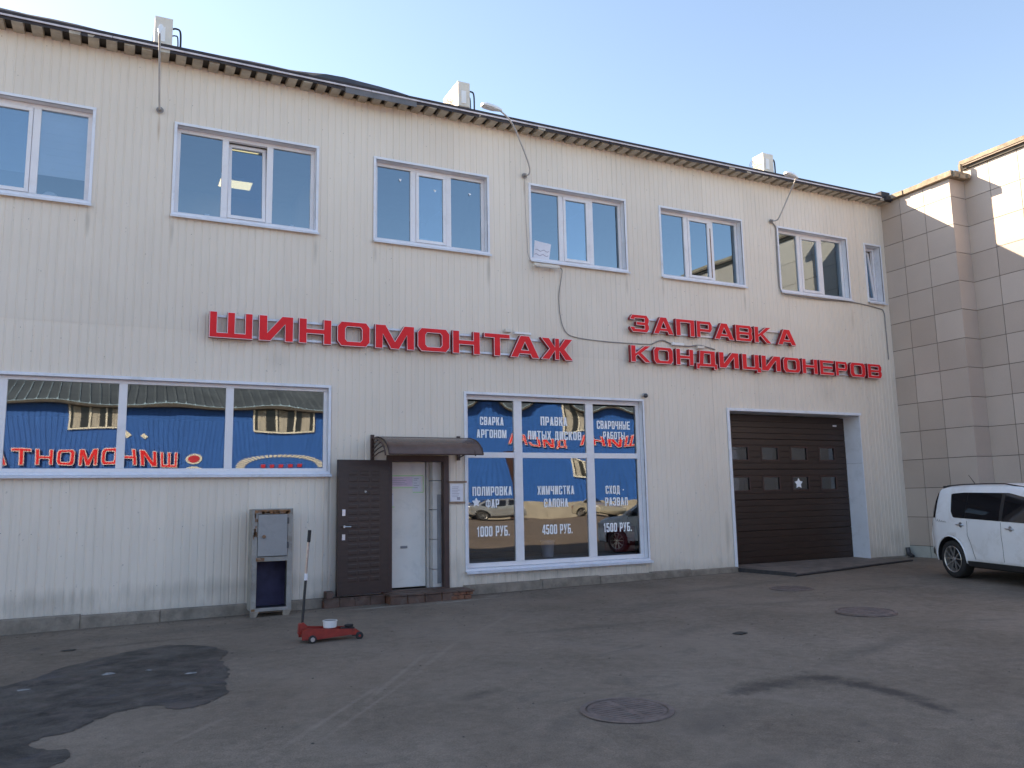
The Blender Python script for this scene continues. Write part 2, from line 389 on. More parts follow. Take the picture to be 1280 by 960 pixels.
# ------------------------------------------------------------------ mesh helper
class MB:
    def __init__(s):
        s.v = []; s.f = []; s.mi = []
    def face(s, idx, mi=0):
        s.f.append(tuple(idx)); s.mi.append(mi)
    def box(s, x0, y0, z0, x1, y1, z1, mi=0):
        b = len(s.v)
        s.v += [(x0, y0, z0), (x1, y0, z0), (x1, y1, z0), (x0, y1, z0), (x0, y0, z1), (x1, y0, z1), (x1, y1, z1), (x0, y1, z1)]
        for q in ((0, 3, 2, 1), (4, 5, 6, 7), (0, 1, 5, 4), (1, 2, 6, 5), (2, 3, 7, 6), (3, 0, 4, 7)):
            s.face([b + i for i in q], mi)
        return s
    def bbox(s, x0, y0, z0, x1, y1, z1, c=.004, mi=0):
        """box with small chamfers on the edges seen from the front (-y) side"""
        b = len(s.v)
        s.v += [(x0, y1, z0), (x1, y1, z0), (x1, y1, z1), (x0, y1, z1), (x0, y0 + c, z0), (x1, y0 + c, z0), (x1, y0 + c, z1), (x0, y0 + c, z1),
                (x0 + c, y0, z0 + c), (x1 - c, y0, z0 + c), (x1 - c, y0, z1 - c), (x0 + c, y0, z1 - c)]
        for q in ((0, 3, 2, 1), (0, 1, 5, 4), (1, 2, 6, 5), (2, 3, 7, 6), (3, 0, 4, 7), (4, 5, 9, 8), (5, 6, 10, 9), (6, 7, 11, 10), (7, 4, 8, 11), (8, 9, 10, 11)):
            s.face([b + i for i in q], mi)
        return s
    def quad(s, a, b, c, d, mi=0):
        n = len(s.v); s.v += [tuple(a), tuple(b), tuple(c), tuple(d)]
        s.face((n, n + 1, n + 2, n + 3), mi); return s
    def bar(s, a, b, w, h, mi=0, up=(0, 0, 1)):
        a = Vector(a); b = Vector(b); d = (b - a).normalized(); u = Vector(up)
        if abs(d.dot(u)) > .98: u = Vector((1, 0, 0))
        r = d.cross(u).normalized() * w / 2; t = r.cross(d).normalized() * h / 2
        n = len(s.v)
        for p in (a, b):
            s.v += [tuple(p - r - t), tuple(p + r - t), tuple(p + r + t), tuple(p - r + t)]
        for q in ((0, 3, 2, 1), (4, 5, 6, 7), (0, 1, 5, 4), (1, 2, 6, 5), (2, 3, 7, 6), (3, 0, 4, 7)):
            s.face([n + i for i in q], mi)
        return s
    def tube(s, pts, r, n=8, mi=0, cap=True):
        pts = [Vector(p) for p in pts]; rs = r if isinstance(r, (list, tuple)) else [r] * len(pts)
        b0 = len(s.v); prev = None
        for i, p in enumerate(pts):
            d = (pts[min(i + 1, len(pts) - 1)] - pts[max(i - 1, 0)]).normalized()
            if prev is None:
                u = Vector((0, 0, 1)) if abs(d.z) < .9 else Vector((1, 0, 0))
                prev = d.cross(u).normalized()
            prev = (prev - d * prev.dot(d)).normalized()
            w = d.cross(prev)
            for k in range(n):
                a = 2 * math.pi * k / n
                s.v.append(tuple(p + (prev * math.cos(a) + w * math.sin(a)) * rs[i]))
        for i in range(len(pts) - 1):
            for k in range(n):
                s.face((b0 + i * n + k, b0 + i * n + (k + 1) % n, b0 + (i + 1) * n + (k + 1) % n, b0 + (i + 1) * n + k), mi)
        if cap:
            s.face([b0 + k for k in range(n)][::-1], mi); s.face([b0 + (len(pts) - 1) * n + k for k in range(n)], mi)
        return s
    def lathe(s, prof, c=(0, 0, 0), axis='z', n=24, mi=0, closed=False):
        """prof: (radius, height) list"""
        b0 = len(s.v)
        for r, h in prof:
            for k in range(n):
                a = 2 * math.pi * k / n
                x, y = r * math.cos(a), r * math.sin(a)
                p = (x, y, h) if axis == 'z' else ((x, h, y) if axis == 'y' else (h, x, y))
                s.v.append((p[0] + c[0], p[1] + c[1], p[2] + c[2]))
        for i in range(len(prof) - 1):
            for k in range(n):
                s.face((b0 + i * n + k, b0 + i * n + (k + 1) % n, b0 + (i + 1) * n + (k + 1) % n, b0 + (i + 1) * n + k), mi)
        if not closed:
            if prof[0][0] > 1e-4: s.face([b0 + k for k in range(n)][::-1], mi)
            if prof[-1][0] > 1e-4: s.face([b0 + (len(prof) - 1) * n + k for k in range(n)], mi)
        return s
    def build(s, name, mats, parent=None, local=False, smooth=False, at=None):
        me = bpy.data.meshes.new(name)
        off = Vector((0, 0, 0))
        if parent is not None and not local:
            p = parent
            while p is not None:
                off += p.location; p = p.parent
        if at is not None:
            off += Vector(at)
        me.from_pydata([tuple(Vector(v) - off) for v in s.v], [], s.f)
        if not isinstance(mats, (list, tuple)): mats = [mats]
        for m in mats: me.materials.append(m)
        me.polygons.foreach_set('material_index', s.mi)
        if smooth: me.polygons.foreach_set('use_smooth', [True] * len(s.f))
        me.update()
        o = bpy.data.objects.new(name, me)
        COL.objects.link(o)
        if parent is not None: o.parent = parent
        if at is not None: o.location = at
        return o

def fix_normals(o):
    import bmesh
    bm = bmesh.new(); bm.from_mesh(o.data)
    bmesh.ops.remove_doubles(bm, verts=bm.verts, dist=1e-5)
    bmesh.ops.recalc_face_normals(bm, faces=bm.faces)
    bm.to_mesh(o.data); bm.free()
    return o

def tag(o, label=None, cat=None, group=None, kind=None):
    if label: o['label'] = label
    if cat: o['category'] = cat
    if group: o['group'] = group
    if kind: o['kind'] = kind
    return o

def thing(name, loc, label, cat, group=None, rz=0):
    o = bpy.data.objects.new(name, None)
    COL.objects.link(o); o.location = loc; o.rotation_euler = (0, 0, rz)
    o.empty_display_size = .2
    return tag(o, label, cat, group)

def copy_tree(o, parent=None):
    c = o.copy(); COL.objects.link(c)
    if parent is not None: c.parent = parent
    for ch in list(o.children): copy_tree(ch, c)
    return c

def gz(x):
    x = max(-6, min(30, x))
    return -0.09 + 0.0095 * (x + 1.35)

# ------------------------------------------------------------------ glyphs
def rect(x0, y0, x1, y1): return [(x0, y0), (x1, y0), (x1, y1), (x0, y1)]
def ch(x0, y0, x1, y1, cx, cy):
    return [(x0 + cx, y0), (x1 - cx, y0), (x1, y0 + cy), (x1, y1 - cy), (x1 - cx, y1), (x0 + cx, y1), (x0, y1 - cy), (x0, y0 + cy)]

def glyph(c, t, s, cx, cy):
    """one letter in the unit square: list of (outer loop, [holes]); t, s = stroke widths"""
    e = t * .62
    hx, hy = cx * .45, cy * .45
    if c == 'Ш': return [([(0, 0), (1, 0), (1, 1), (1 - t * .8, 1), (1 - t * .8, s), (.5 + t * .4, s), (.5 + t * .4, 1), (.5 - t * .4, 1), (.5 - t * .4, s), (t * .8, s), (t * .8, 1), (0, 1)], [])]
    if c == 'И': return [([(0, 0), (t * 1.35, 0), (1 - t, .66), (1 - t, 0), (1, 0), (1, 1), (1 - t * 1.35, 1), (t, .34), (t, 1), (0, 1)], [])]
    if c == 'Н': return [([(0, 0), (t, 0), (t, .5 - s / 2), (1 - t, .5 - s / 2), (1 - t, 0), (1, 0), (1, 1), (1 - t, 1), (1 - t, .5 + s / 2), (t, .5 + s / 2), (t, 1), (0, 1)], [])]
    if c in 'О0': return [(ch(0, 0, 1, 1, cx, cy), [ch(t, s, 1 - t, 1 - s, hx, hy)])]
    if c == 'М': return [([(0, 0), (t * .85, 0), (t * .85, .60), (.5 - t * .45, 0), (.5 + t * .45, 0), (1 - t * .85, .60), (1 - t * .85, 0), (1, 0), (1, 1), (1 - t * 1.15, 1), (.5, .34), (t * 1.15, 1), (0, 1)], [])]
    if c == 'Т': return [([(.5 - t / 2, 0), (.5 + t / 2, 0), (.5 + t / 2, 1 - s), (1, 1 - s), (1, 1), (0, 1), (0, 1 - s), (.5 - t / 2, 1 - s)], [])]
    if c == 'А':
        a = t * 1.05; k = t * .62; m = .5 - k
        b = a + .17 * m; z = .17 + s * .9
        zt = min(.86, (.5 - a) / m)
        return [([(0, 0), (a, 0), (b, .17), (1 - b, .17), (1 - a, 0), (1, 0), (.5 + k, 1), (.5 - k, 1)], [[(a + z * m, z), (1 - a - z * m, z), (.5, zt)]])]
    if c == 'Ж': return [([(0, 0), (t * 1.1, 0), (.5 - e / 2, .40), (.5 - e / 2, 0), (.5 + e / 2, 0), (.5 + e / 2, .40), (1 - t * 1.1, 0), (1, 0), (.5 + e / 2 + .17, .5), (1, 1), (1 - t * 1.1, 1), (.5 + e / 2, .60), (.5 + e / 2, 1), (.5 - e / 2, 1), (.5 - e / 2, .60), (t * 1.1, 1), (0, 1), (.5 - e / 2 - .17, .5)], [])]
    if c == 'З': return [([(cx, 0), (1 - cx, 0), (1, cy), (1, .5 - cy * .6), (1 - .05, .5), (1, .5 + cy * .6), (1, 1 - cy), (1 - cx, 1), (cx, 1), (0, 1 - cy), (0, .70), (t, .70), (t, 1 - s), (1 - t, 1 - s), (1 - t, .5 + s * .5), (.32, .5 + s * .5), (.32, .5 - s * .5), (1 - t, .5 - s * .5), (1 - t, s), (t, s), (t, .30), (0, .30), (0, cy)], [])]
    if c == 'П': return [([(0, 0), (t, 0), (t, 1 - s), (1 - t, 1 - s), (1 - t, 0), (1, 0), (1, 1), (0, 1)], [])]
    if c == 'Р': return [([(0, 0), (t, 0), (t, .34), (1 - cx, .34), (1, .34 + cy), (1, 1 - cy), (1 - cx, 1), (0, 1)], [rect(t, .34 + s, 1 - t, 1 - s)])]
    if c == 'Б': return [([(0, 0), (1 - cx, 0), (1, cy), (1, .6 - cy), (1 - cx, .6), (t, .6), (t, 1 - s), (.92, 1 - s), (.92, 1), (0, 1)], [rect(t, s, 1 - t, .6 - s)])]
    if c == 'В': return [([(0, 0), (1 - cx, 0), (1, cy), (1, .5 - cy * .5), (.95, .5), (1, .5 + cy * .5), (1, 1 - cy), (1 - cx, 1), (0, 1)], [rect(t, s, 1 - t, .5 - s / 2), rect(t, .5 + s / 2, 1 - t, 1 - s)])]
    if c == 'К': return [([(0, 0), (t, 0), (t, .34), (t + .10, .43), (1 - t * 1.2, 0), (1, 0), (t + .10 + .75 * t, .55), (1, 1), (1 - t * 1.2, 1), (t, .56), (t, 1), (0, 1)], [])]
    if c == 'С': return [([(cx, 0), (1 - cx, 0), (1, cy), (1, .36), (1 - t, .36), (1 - t, s), (t, s), (t, 1 - s), (1 - t, 1 - s), (1 - t, .64), (1, .64), (1, 1 - cy), (1 - cx, 1), (cx, 1), (0, 1 - cy), (0, cy)], [])]
    if c == 'Г': return [([(0, 0), (t, 0), (t, 1 - s), (1, 1 - s), (1, 1), (0, 1)], [])]
    if c == 'Е': return [([(0, 0), (1, 0), (1, s), (t, s), (t, .5 - s / 2), (.92, .5 - s / 2), (.92, .5 + s / 2), (t, .5 + s / 2), (t, 1 - s), (1, 1 - s), (1, 1), (0, 1)], [])]
    if c == 'Л': return [([(0, 0), (t * .95, 0), (t + .12, 1 - s), (1 - t, 1 - s), (1 - t, 0), (1, 0), (1, 1), (.13, 1)], [])]
    if c == 'Д': return [([(0, -.16), (t * .62, -.16), (t * .62, 0), (1 - t * .62, 0), (1 - t * .62, -.16), (1, -.16), (1, s), (.92, s), (.92, 1), (.18, 1), (.13, s), (0, s)], [[(.14 + t * .8, s), (.92 - t, s), (.92 - t, 1 - s), (.18 + t * .85, 1 - s)]])]
    if c == 'Ц': return [([(0, 0), (.93 - t * .62, 0), (.93 - t * .62, -.16), (1, -.16), (1, s * .9), (.9, s * .9), (.9, 1), (.9 - t, 1), (.9 - t, s), (t, s), (t, 1), (0, 1)], [])]
    if c == 'Ы':
        q = t * .85
        return [([(0, 0), (.66 - cx * .7, 0), (.66, cy), (.66, .6 - cy), (.66 - cx * .7, .6), (q, .6), (q, 1), (0, 1)], [rect(q, s, .66 - q, .6 - s)]), (rect(1 - q, 0, 1, 1), [])]
    if c == 'Х': return [([(0, 0), (t, 0), (.5, .36), (1 - t, 0), (1, 0), (.5 + t * .62, .5), (1, 1), (1 - t, 1), (.5, .64), (t, 1), (0, 1), (.5 - t * .62, .5)], [])]
    if c == 'Ч': return [([(1 - t, 0), (1, 0), (1, 1), (1 - t, 1), (1 - t, .40 + s), (t, .40 + s), (t, 1), (0, 1), (0, .40 + cy), (cx, .40), (1 - t, .40)], [])]
    if c == 'Ф':
        q = t * .85; h = q * .5
        return [([(.5 - h, 0), (.5 + h, 0), (.5 + h, .12), (1 - cx, .12), (1, .12 + cy), (1, .88 - cy), (1 - cx, .88), (.5 + h, .88), (.5 + h, 1), (.5 - h, 1), (.5 - h, .88), (cx, .88), (0, .88 - cy), (0, .12 + cy), (cx, .12), (.5 - h, .12)],
                 [rect(q * .8, .12 + s, .5 - h, .88 - s), rect(.5 + h, .12 + s, 1 - q * .8, .88 - s)])]
    if c == 'У': return [([(.10, 0), (.42, 0), (.54, .10), (1, 1), (1 - t, 1), (.52, .50), (t, 1), (0, 1), (.40, .26), (.33, s), (.10, s)], [])]
    if c == '1': return [([(.42, 0), (.42 + t, 0), (.42 + t, 1), (.50, 1), (.42, .92), (.12, .84), (.12, .72), (.42, .72)], [])]
    if c == '4': return [([(.56, 0), (.56 + t, 0), (.56 + t, .18), (1, .18), (1, .18 + s), (.56 + t, .18 + s), (.56 + t, 1), (.56 - t * .15, 1), (0, .18 + s), (0, .18), (.56, .18)], [[(.26, .18 + s), (.56, .18 + s), (.56, .74)]])]
    if c == '5': return [([(cx, 0), (1 - cx, 0), (1, cy), (1, .62 - cy), (1 - cx, .62), (t, .62), (t, 1 - s), (.94, 1 - s), (.94, 1), (0, 1), (0, .48), (t, .48), (1 - t, .50), (1 - t, s), (t, s), (t, .28), (0, .28), (0, cy)], [])]
    if c == '-': return [(rect(.15, .40, .85, .40 + s), [])]
    if c == '.': return [(rect(.05, 0, .05 + t, s * 1.1), [])]
    return []

def area(l): return sum(l[i][0] * l[(i + 1) % len(l)][1] - l[(i + 1) % len(l)][0] * l[i][1] for i in range(len(l))) / 2
def orient(l, ccw=True): return l if (area(l) > 0) == ccw else l[::-1]
def inset(l, d):
    """shrink a ccw loop (or grow a cw hole) by d"""
    out = []; n = len(l)
    for i in range(n):
        p0, p1, p2 = Vector(l[i - 1]), Vector(l[i]), Vector(l[(i + 1) % n])
        a = (p1 - p0).normalized(); b = (p2 - p1).normalized()
        na = Vector((-a.y, a.x)); nb = Vector((-b.y, b.x))
        m = na + nb; k = max(.35, 1 + na.dot(nb))
        out.append(tuple(p1 + m * d / k))
    return out

def cap(mb, loops, y, mi, flip=False):
    vs = [[Vector((x, z, 0)) for x, z in l] for l in loops]
    flat = [p for l in loops for p in l]
    tr = tessellate_polygon(vs)
    b = len(mb.v); mb.v += [(x, y, z) for x, z in flat]
    for a, c, d in tr:
        A, B, C = flat[a], flat[c], flat[d]
        ar = (B[0] - A[0]) * (C[1] - A[1]) - (C[0] - A[0]) * (B[1] - A[1])
        if abs(ar) < 1e-12: continue
        q = (a, c, d) if ar > 0 else (a, d, c)     # ccw in xz seen from -y
        mb.face([b + i for i in q], mi)

def wall(mb, loops, y0, y1, mi):
    for l in loops:
        n = len(l); b = len(mb.v)
        mb.v += [(x, y0, z) for x, z in l] + [(x, y1, z) for x, z in l]
        for i in range(n):
            j = (i + 1) % n
            mb.face((b + j, b + i, b + n + i, b + n + j), mi)

def place(g, x, z, w, h):
    res = []
    for o, hs in g:
        res.append([orient([(x + a * w, z + b * h) for a, b in o])] + [orient([(x + a * w, z + b * h) for a, b in k], False) for k in hs])
    return res

def flat_text(txt, x0, x1, z0, z1, y, mat, parent, name='lettering', t=.36, s=.15, mirror=False, thick=.001, narrow={'1': .75, '-': .6, '.': .35, ' ': .5, 'М': 1.25, 'Ф': 1.3, 'Ш': 1.3, 'Ы': 1.25, 'Ж': 1.3, 'Д': 1.1}):
    mb = MB(); gap = .20
    tot = sum(narrow.get(c, 1) for c in txt) + gap * (len(txt) - 1)
    u = (x1 - x0) / tot; x = x0; h = z1 - z0
    for c in txt:
        w = u * narrow.get(c, 1)
        tt = t / narrow.get(c, 1) if c not in '-' else t
        if c != ' ':
            for loops in place(glyph(c, min(.38, tt) if c not in '.' else .9, s, .20, .09), x, z0, w, h):
                cap(mb, loops, y - thick, 0); wall(mb, loops, y - thick, y, 0)
        x += w + gap * u
    return mb.build(name, mat, parent)

def channel_letter(c, x, w, z, h, parent, yb, yf, t=.25, s=.21, border=.010, cx=.12, cy=.20):
    mb = MB()
    for loops in place(glyph(c, t, s, cx, cy), x, z, w, h):
        wall(mb, loops, yf, yb, 0)
        cap(mb, loops, yf, 1)
        ins = [inset(l, border) for l in loops]
        wall(mb, ins, yf - .004, yf, 2)
        cap(mb, ins, yf - .004, 2)
    return mb.build('letter', [M['red_side'], M['rim_white'], M['red_face']], parent)

# ================================================================== GROUND
mb = MB()
xs = [-400, -120, -60, -30, -14, -6] + [x * 1.0 for x in range(-5, 31)] + [45, 80, 150, 400]
ys = [-400, -150, -80, -50, -35, -25, -20] + [y * 1.0 for y in range(-18, 5)] + [20, 60, 150, 400]
for y in ys:
    for x in xs:
        mb.v.append((x, y, gz(x)))
nx = len(xs)
for j in range(len(ys) - 1):
    for i in range(nx - 1):
        mb.face((j * nx + i, j * nx + i + 1, (j + 1) * nx + i + 1, (j + 1) * nx + i))
tag(mb.build('ground', M['asphalt']), 'worn grey asphalt yard in front of the building', kind='structure')

def blob_sheet(name, pts, mat, lift, label, jag=.05, seed=1, sub=3, rim=.0, group=None):
    """thin sheet over the ground with a ragged outline; the attribute 'edge' is 1 inside and 0 at the rim"""
    rnd = random.Random(seed)
    loop = []
    n = len(pts)
    P = [Vector(p) for p in pts]
    for i in range(n):
        p0, p1, p2, p3 = P[i - 1], P[i], P[(i + 1) % n], P[(i + 2) % n]
        m = 10
        for k in range(m):
            u = k / m
            q = .5 * ((2 * p1) + (-p0 + p2) * u + (2 * p0 - 5 * p1 + 4 * p2 - p3) * u * u + (-p0 + 3 * p1 - 3 * p2 + p3) * u ** 3)
            loop.append(q)
    c = sum(loop, Vector((0, 0))) / len(loop)
    out = []
    ph = [rnd.uniform(0, 6.28) for _ in range(8)]
    L = len(loop)
    for i, q in enumerate(loop):
        a = 6.283 * i / L
        r = sum(math.sin(a * f + ph[k]) / (1 + k * .35) for k, f in enumerate((5, 9, 15, 23, 37, 53, 71, 97))) * jag * .5
        tdir = (loop[(i + 1) % L] - loop[i - 1]).normalized()
        out.append(q + Vector((tdir.y, -tdir.x)) * r)
    mb = MB()
    mb.v = [(w.x, w.y, gz(w.x) + lift) for w in out]
    for a, b, d in tessellate_polygon([[Vector((w.x, w.y, 0)) for w in out]]):
        A_, B_, C_ = out[a], out[b], out[d]
        ar = (B_.x - A_.x) * (C_.y - A_.y) - (C_.x - A_.x) * (B_.y - A_.y)
        mb.face((a, b, d) if ar > 0 else (a, d, b))
    o = mb.build(name, mat)
    return tag(o, label, kind='structure')

blob_sheet('puddle', [(-3.2, -4.4), (-1.8, -4.1), (-.88, -3.75), (-.33, -2.95), (.33, -2.3), (.86, -2.45), (1.16, -3.1), (1.02, -3.7), (1.12, -4.1), (1.0, -4.6), (.84, -5.35), (.59, -5.6), (.30, -5.35), (.0, -5.5), (-.28, -5.8), (-.5, -6.1), (-.20, -6.45), (-.45, -6.85), (-1.2, -7.4), (-3.0, -7.4)],
           M['wet'], .004, 'dark damp stain on the asphalt, lower left', jag=.05, seed=3)

def manhole(x, y, r, label, raise_=.012, broken=False):
    t = thing('manhole_cover', (x, y, gz(x)), label, 'manhole', 'manhole covers in the asphalt')
    mb = MB(); mb.lathe([(r + .055, .004), (r + .05, raise_ + .006), (r + .012, raise_ + .008), (r + .008, .004)], (x, y, gz(x)), n=48, closed=True)
    mb.build('ring', M['manhole'], t, smooth=False)
    mb = MB(); mb.lathe([(r, .005), (r, raise_), (r * .97, raise_ + .004), (r * .2, raise_ + .004)], (x, y, gz(x)), n=48)
    for k in range(-5, 6):                                     # cast pattern, raised bars
        yy = k * r / 6
        w = math.sqrt(max(0, (r * .88) ** 2 - yy * yy))
        for sgn in (-1, 1):
            mb.box(x + (.03 if sgn > 0 else -w), y + yy - .012, gz(x) + raise_ + .003, x + (w if sgn > 0 else -.03), y + yy + .012, gz(x) + raise_ + .008)
    mb.build('lid', M['manhole'], t)
    return t
manhole(8.95, -5.22, .33, 'round manhole cover nearest the white car, pale rim standing proud', .022)
manhole(3.60, -7.55, .31, 'flat rusty manhole cover in the foreground asphalt, dark patched rim', .006, True)
manhole(10.1, -2.75, .30, 'small half buried manhole cover just before the garage ramp', .006, True)

# litter and grit
def crumple(name, x, y, r, mat, label, cat='litter', flat=.35, seed=1):
    rnd = random.Random(seed); mb = MB(); n = 9
    prof = []
    z0 = gz(x) + .005
    mb.v.append((x, y, z0 + r * flat))
    for ring, (rr, hh) in enumerate(((.45, .9), (.85, .55), (1.0, .05))):
        for k in range(n):
            a = 6.283 * k / n + ring * .3
            q = rr * r * rnd.uniform(.65, 1.25)
            mb.v.append((x + q * math.cos(a) * 1.5, y + q * math.sin(a), z0 + r * flat * hh * rnd.uniform(.5, 1.3)))
    for k in range(n): mb.face((0, 1 + k, 1 + (k + 1) % n))
    for ring in range(2):
        b = 1 + ring * n
        for k in range(n): mb.face((b + k, b + n + k, b + n + (k + 1) % n, b + (k + 1) % n))
    return tag(mb.build(name, mat), label, cat, 'litter on the asphalt')
crumple('crumpled_paper', -.02, -3.72, .04, M['litter'], 'crumpled white scrap lying in the middle of the damp stain', seed=1)
crumple('plastic_scrap', .72, -4.15, .038, M['litter'], 'long pale scrap near the right rim of the damp stain', flat=.2, seed=2)
crumple('paper_scrap', .35, -3.75, .02, M['litter'], 'tiny white scrap in the damp stain, between the two bigger ones', seed=3)
crumple('plastic_scrap', -.72, -4.05, .04, M['litter'], 'flat pale scrap at the left edge of the damp stain', flat=.12, seed=4)
crumple('leaf_clump', 6.55, -5.5, .07, M['litter_dark'], 'dark leafy scrap between the manhole covers', flat=.25, seed=5)
crumple('dark_scrap', -.45, -1.95, .06, M['litter_dark'], 'dark smudge of dirt near the left wall foot', flat=.1, seed=6)
rnd = random.Random(21); mb = MB()
for i in range(1500):
    x = rnd.uniform(-2, 16); y = rnd.uniform(-9.5, -.3)
    if rnd.random() < .45: y = -rnd.expovariate(2.2) - .15
    s_ = rnd.choice((.004, .004, .005, .006, .008, .011)) * rnd.uniform(.7, 1.4)
    if -1 < x < 1.2 and -6.5 < y < -2.3 and rnd.random() < .5: continue
    b = len(mb.v); z = gz(x)
    for k in range(5):
        a = 6.283 * k / 5 + rnd.random()
        q_ = s_ * rnd.uniform(.6, 1.5); mb.v.append((x + q_ * math.cos(a), y + q_ * math.sin(a), z))
    mb.v.append((x + s_ * .2, y, z + s_ * .45))
    mi = 2 if s_ > .010 else (1 if rnd.random() < .06 else (2 if rnd.random() < .5 else 0))
    for k in range(5): mb.face((b + k, b + (k + 1) % 5, b + 5), mi)
tag(mb.build('grit', [M['grit'], M['litter'], M['litter_dark']]), 'loose grit and crumbs scattered over the asphalt', kind='stuff')

# ================================================================== SERVICE BUILDING
B = thing('service_building', (6, 0, 0), 'two storey cream corrugated metal building with white windows', 'building')
XL, XR, ZT = -12.0, 16.55, 8.545
UP = [(-1.745 - 1.07, 2.24), (.52, 2.27), (3.74, 2.21), (6.78, 2.22), (9.82, 2.24), (13.06, 2.22)]
UPZ = (6.04, 7.57)
SHOP = (5.40, .36, 9.245, 3.48)
STRIP = (-7.4, 2.03, 3.05, 3.48)
DOOR = (4.04, .11, 5.06, 2.33)
GAR = (11.36, .05, 15.24, 3.35)
SMALL = (15.83, 6.06, 16.42, 7.52)
openings = [(x + .02, UPZ[0] + .02, x + w - .02, UPZ[1] - .02) for x, w in UP]
openings += [(-10.5, 6.06, -8.3, 7.55), (-7.0, 6.06, -4.8, 7.55)]
openings += [(SHOP[0] + .02, SHOP[1] + .02, SHOP[2] - .02, SHOP[3] - .02), (STRIP[0] + .02, STRIP[1] + .02, STRIP[2] - .02, STRIP[3] - .02),
             (DOOR[0] + .02, -1, DOOR[2] - .02, DOOR[3] - .02), (GAR[0] + .02, -1, GAR[2] - .02, GAR[3] - .02), (SMALL[0] + .02, SMALL[1] + .02, SMALL[2] - .02, SMALL[3] - .02)]
P = .115
def profile(xa, xb):
    pts = []; x = xa
    while x < xb - 1e-6:
        for dx, y in ((0, 0), (.086, 0), (.092, .0065), (.109, .0065)):
            if x + dx < xb: pts.append((x + dx, y))
        x += P
    pts.append((xb, 0))
    return pts
def prof_y(pts, x):
    for (a, ya), (b, yb) in zip(pts, pts[1:]):
        if a <= x <= b: return ya + (yb - ya) * (x - a) / (b - a)
    return 0
SEAM = 4.24
def sheet(xa, xb, za, zb, yo):
    pts = profile(xa, xb)
    cuts = [e for o in openings for e in (o[0], o[2]) if xa < e < xb]
    pts = sorted(set(pts + [(c, prof_y(pts, c)) for c in cuts]))
    qs = []
    for (a, ya), (b, yb) in zip(pts, pts[1:]):
        m = (a + b) / 2
        iv = [(za, zb)]
        for o in openings:
            if o[0] < m < o[2]:
                nv = []
                for p, q in iv:
                    if o[3] <= p or o[1] >= q: nv.append((p, q)); continue
                    if o[1] > p: nv.append((p, o[1]))
                    if o[3] < q: nv.append((o[3], q))
                iv = nv
        for p, q in iv: qs.append((a, ya, b, yb, p, q))
    comps = []                                  # an opening can cut a sheet in two: each piece is its own part
    for e in qs:
        hit = [c for c in comps if any(abs(f[2] - e[0]) < 1e-6 and min(f[5], e[5]) - max(f[4], e[4]) > 1e-4 for f in c)]
        new = [e]
        for c in hit: new = c + new; comps.remove(c)
        comps.append(new)
    for c in comps:
        mb = MB()
        for a, ya, b, yb, p, q in c: mb.quad((a, ya + yo, p), (b, yb + yo, p), (b, yb + yo, q), (a, ya + yo, q))
        mb.build('cladding_sheet', M['clad'], B)
x = XL; k = 0
while x < XR - .01:
    xb = min(x + P * 10, XR)
    zb_ = .085
    sheet(x, xb, zb_, SEAM + .02, (k % 2) * .0018 + .004)
    sheet(x, xb, SEAM, ZT + .03, (k % 2) * .0018)
    x = xb; k += 1
# corner trims, bits of flashing
MB().box(XR - .075, -.008, .1, XR - .002, -.003, ZT).build('corner_trim', M['clad'], B)
MB().box(2.955, -.012, .0, 3.015, .0, 2.02).build('corner_trim', M['clad'], B)
# screws: small dark heads in rows
mb = MB(); rnd = random.Random(4)
for z in (.45, 1.25, 1.75, 2.6, 3.75, 4.12, 4.95, 5.75, 7.0, 7.9, 8.4):
    x = -2.8 + rnd.random() * .1
    while x < XR - .1:
        if not any(o[0] - .1 < x < o[2] + .1 and o[1] - .1 < z < o[3] + .1 for o in openings):
            if rnd.random() < .4:
                xx = x + rnd.uniform(-.02, .02); zz = z + rnd.uniform(-.04, .04)
                mb.box(xx - .004, -.005, zz - .004, xx + .004, .0, zz + .004)
        x += P * rnd.choice((3, 4, 5))
o = mb.build('screw_heads', M['dark_steel'], B); tag(o, kind='stuff')

# plinth with blocks (each block a piece); it stops at the doorstep and the garage
def plinth(xa, xb, proud, ztop):
    x = xa; rnd = random.Random(int(xa * 10) + 3)
    while x < xb - .02:
        w = min(rnd.uniform(.9, 1.5), xb - x)
        if xb - (x + w) < .3: w = xb - x
        e = rnd.uniform(-.02, .02)
        mb = MB(); mb.bbox(x + .0015, -proud + e, gz(x) - .05, x + w - .0015, .05, ztop + rnd.uniform(-.012, .012), .012)
        mb.build('plinth_block', M['concrete'], B)
        x += w
plinth(-8, 2.98, .10, .10)
plinth(5.36, 11.34, .10, .135)
MB().box(15.24, -.04, .0, XR - .01, .04, .115).build('plinth_block', M['concrete'], B)

# structure inside: floors, walls, roof slab (all inside the cladding)
def solid(name, a, mat, parent=B): return MB().box(*a).build(name, mat, parent)
solid('floor_slab', (XL + .1, .12, 3.62, XR - .1, 8, 5.9), M['room_dark'])
solid('ceiling', (XL + .1, .12, 8.22, XR - .1, 8, 8.42), M['room'])
solid('inner_wall', (XL + .1, 7.7, .1, XR - .1, 7.9, 3.6), M['room_dark'])
solid('inner_wall', (XL + .1, 4.6, 5.92, XR - .1, 4.8, 8.2), M['room'])
for xx in (-3.6, 3.2, 6.35, 9.4, 12.5, 15.55):
    solid('partition_wall', (xx, .16, 5.92, xx + .1, 4.58, 8.2), M['room'])
for xx in (3.3, 10.2, 15.6):
    solid('partition_wall', (xx, .16, .12, xx + .12, 7.68, 3.6), M['room_dark'])
solid('ground_floor', (XL + .1, .02, -.3, XR - .1, 7.9, .085), M['concrete'])
solid('roof_slab', (XL, .02, 8.64, XR, 14, 8.74), M['bitumen'])
solid('end_wall', (XL, .02, 0, XL + .1, 14, 8.6), M['clad'])
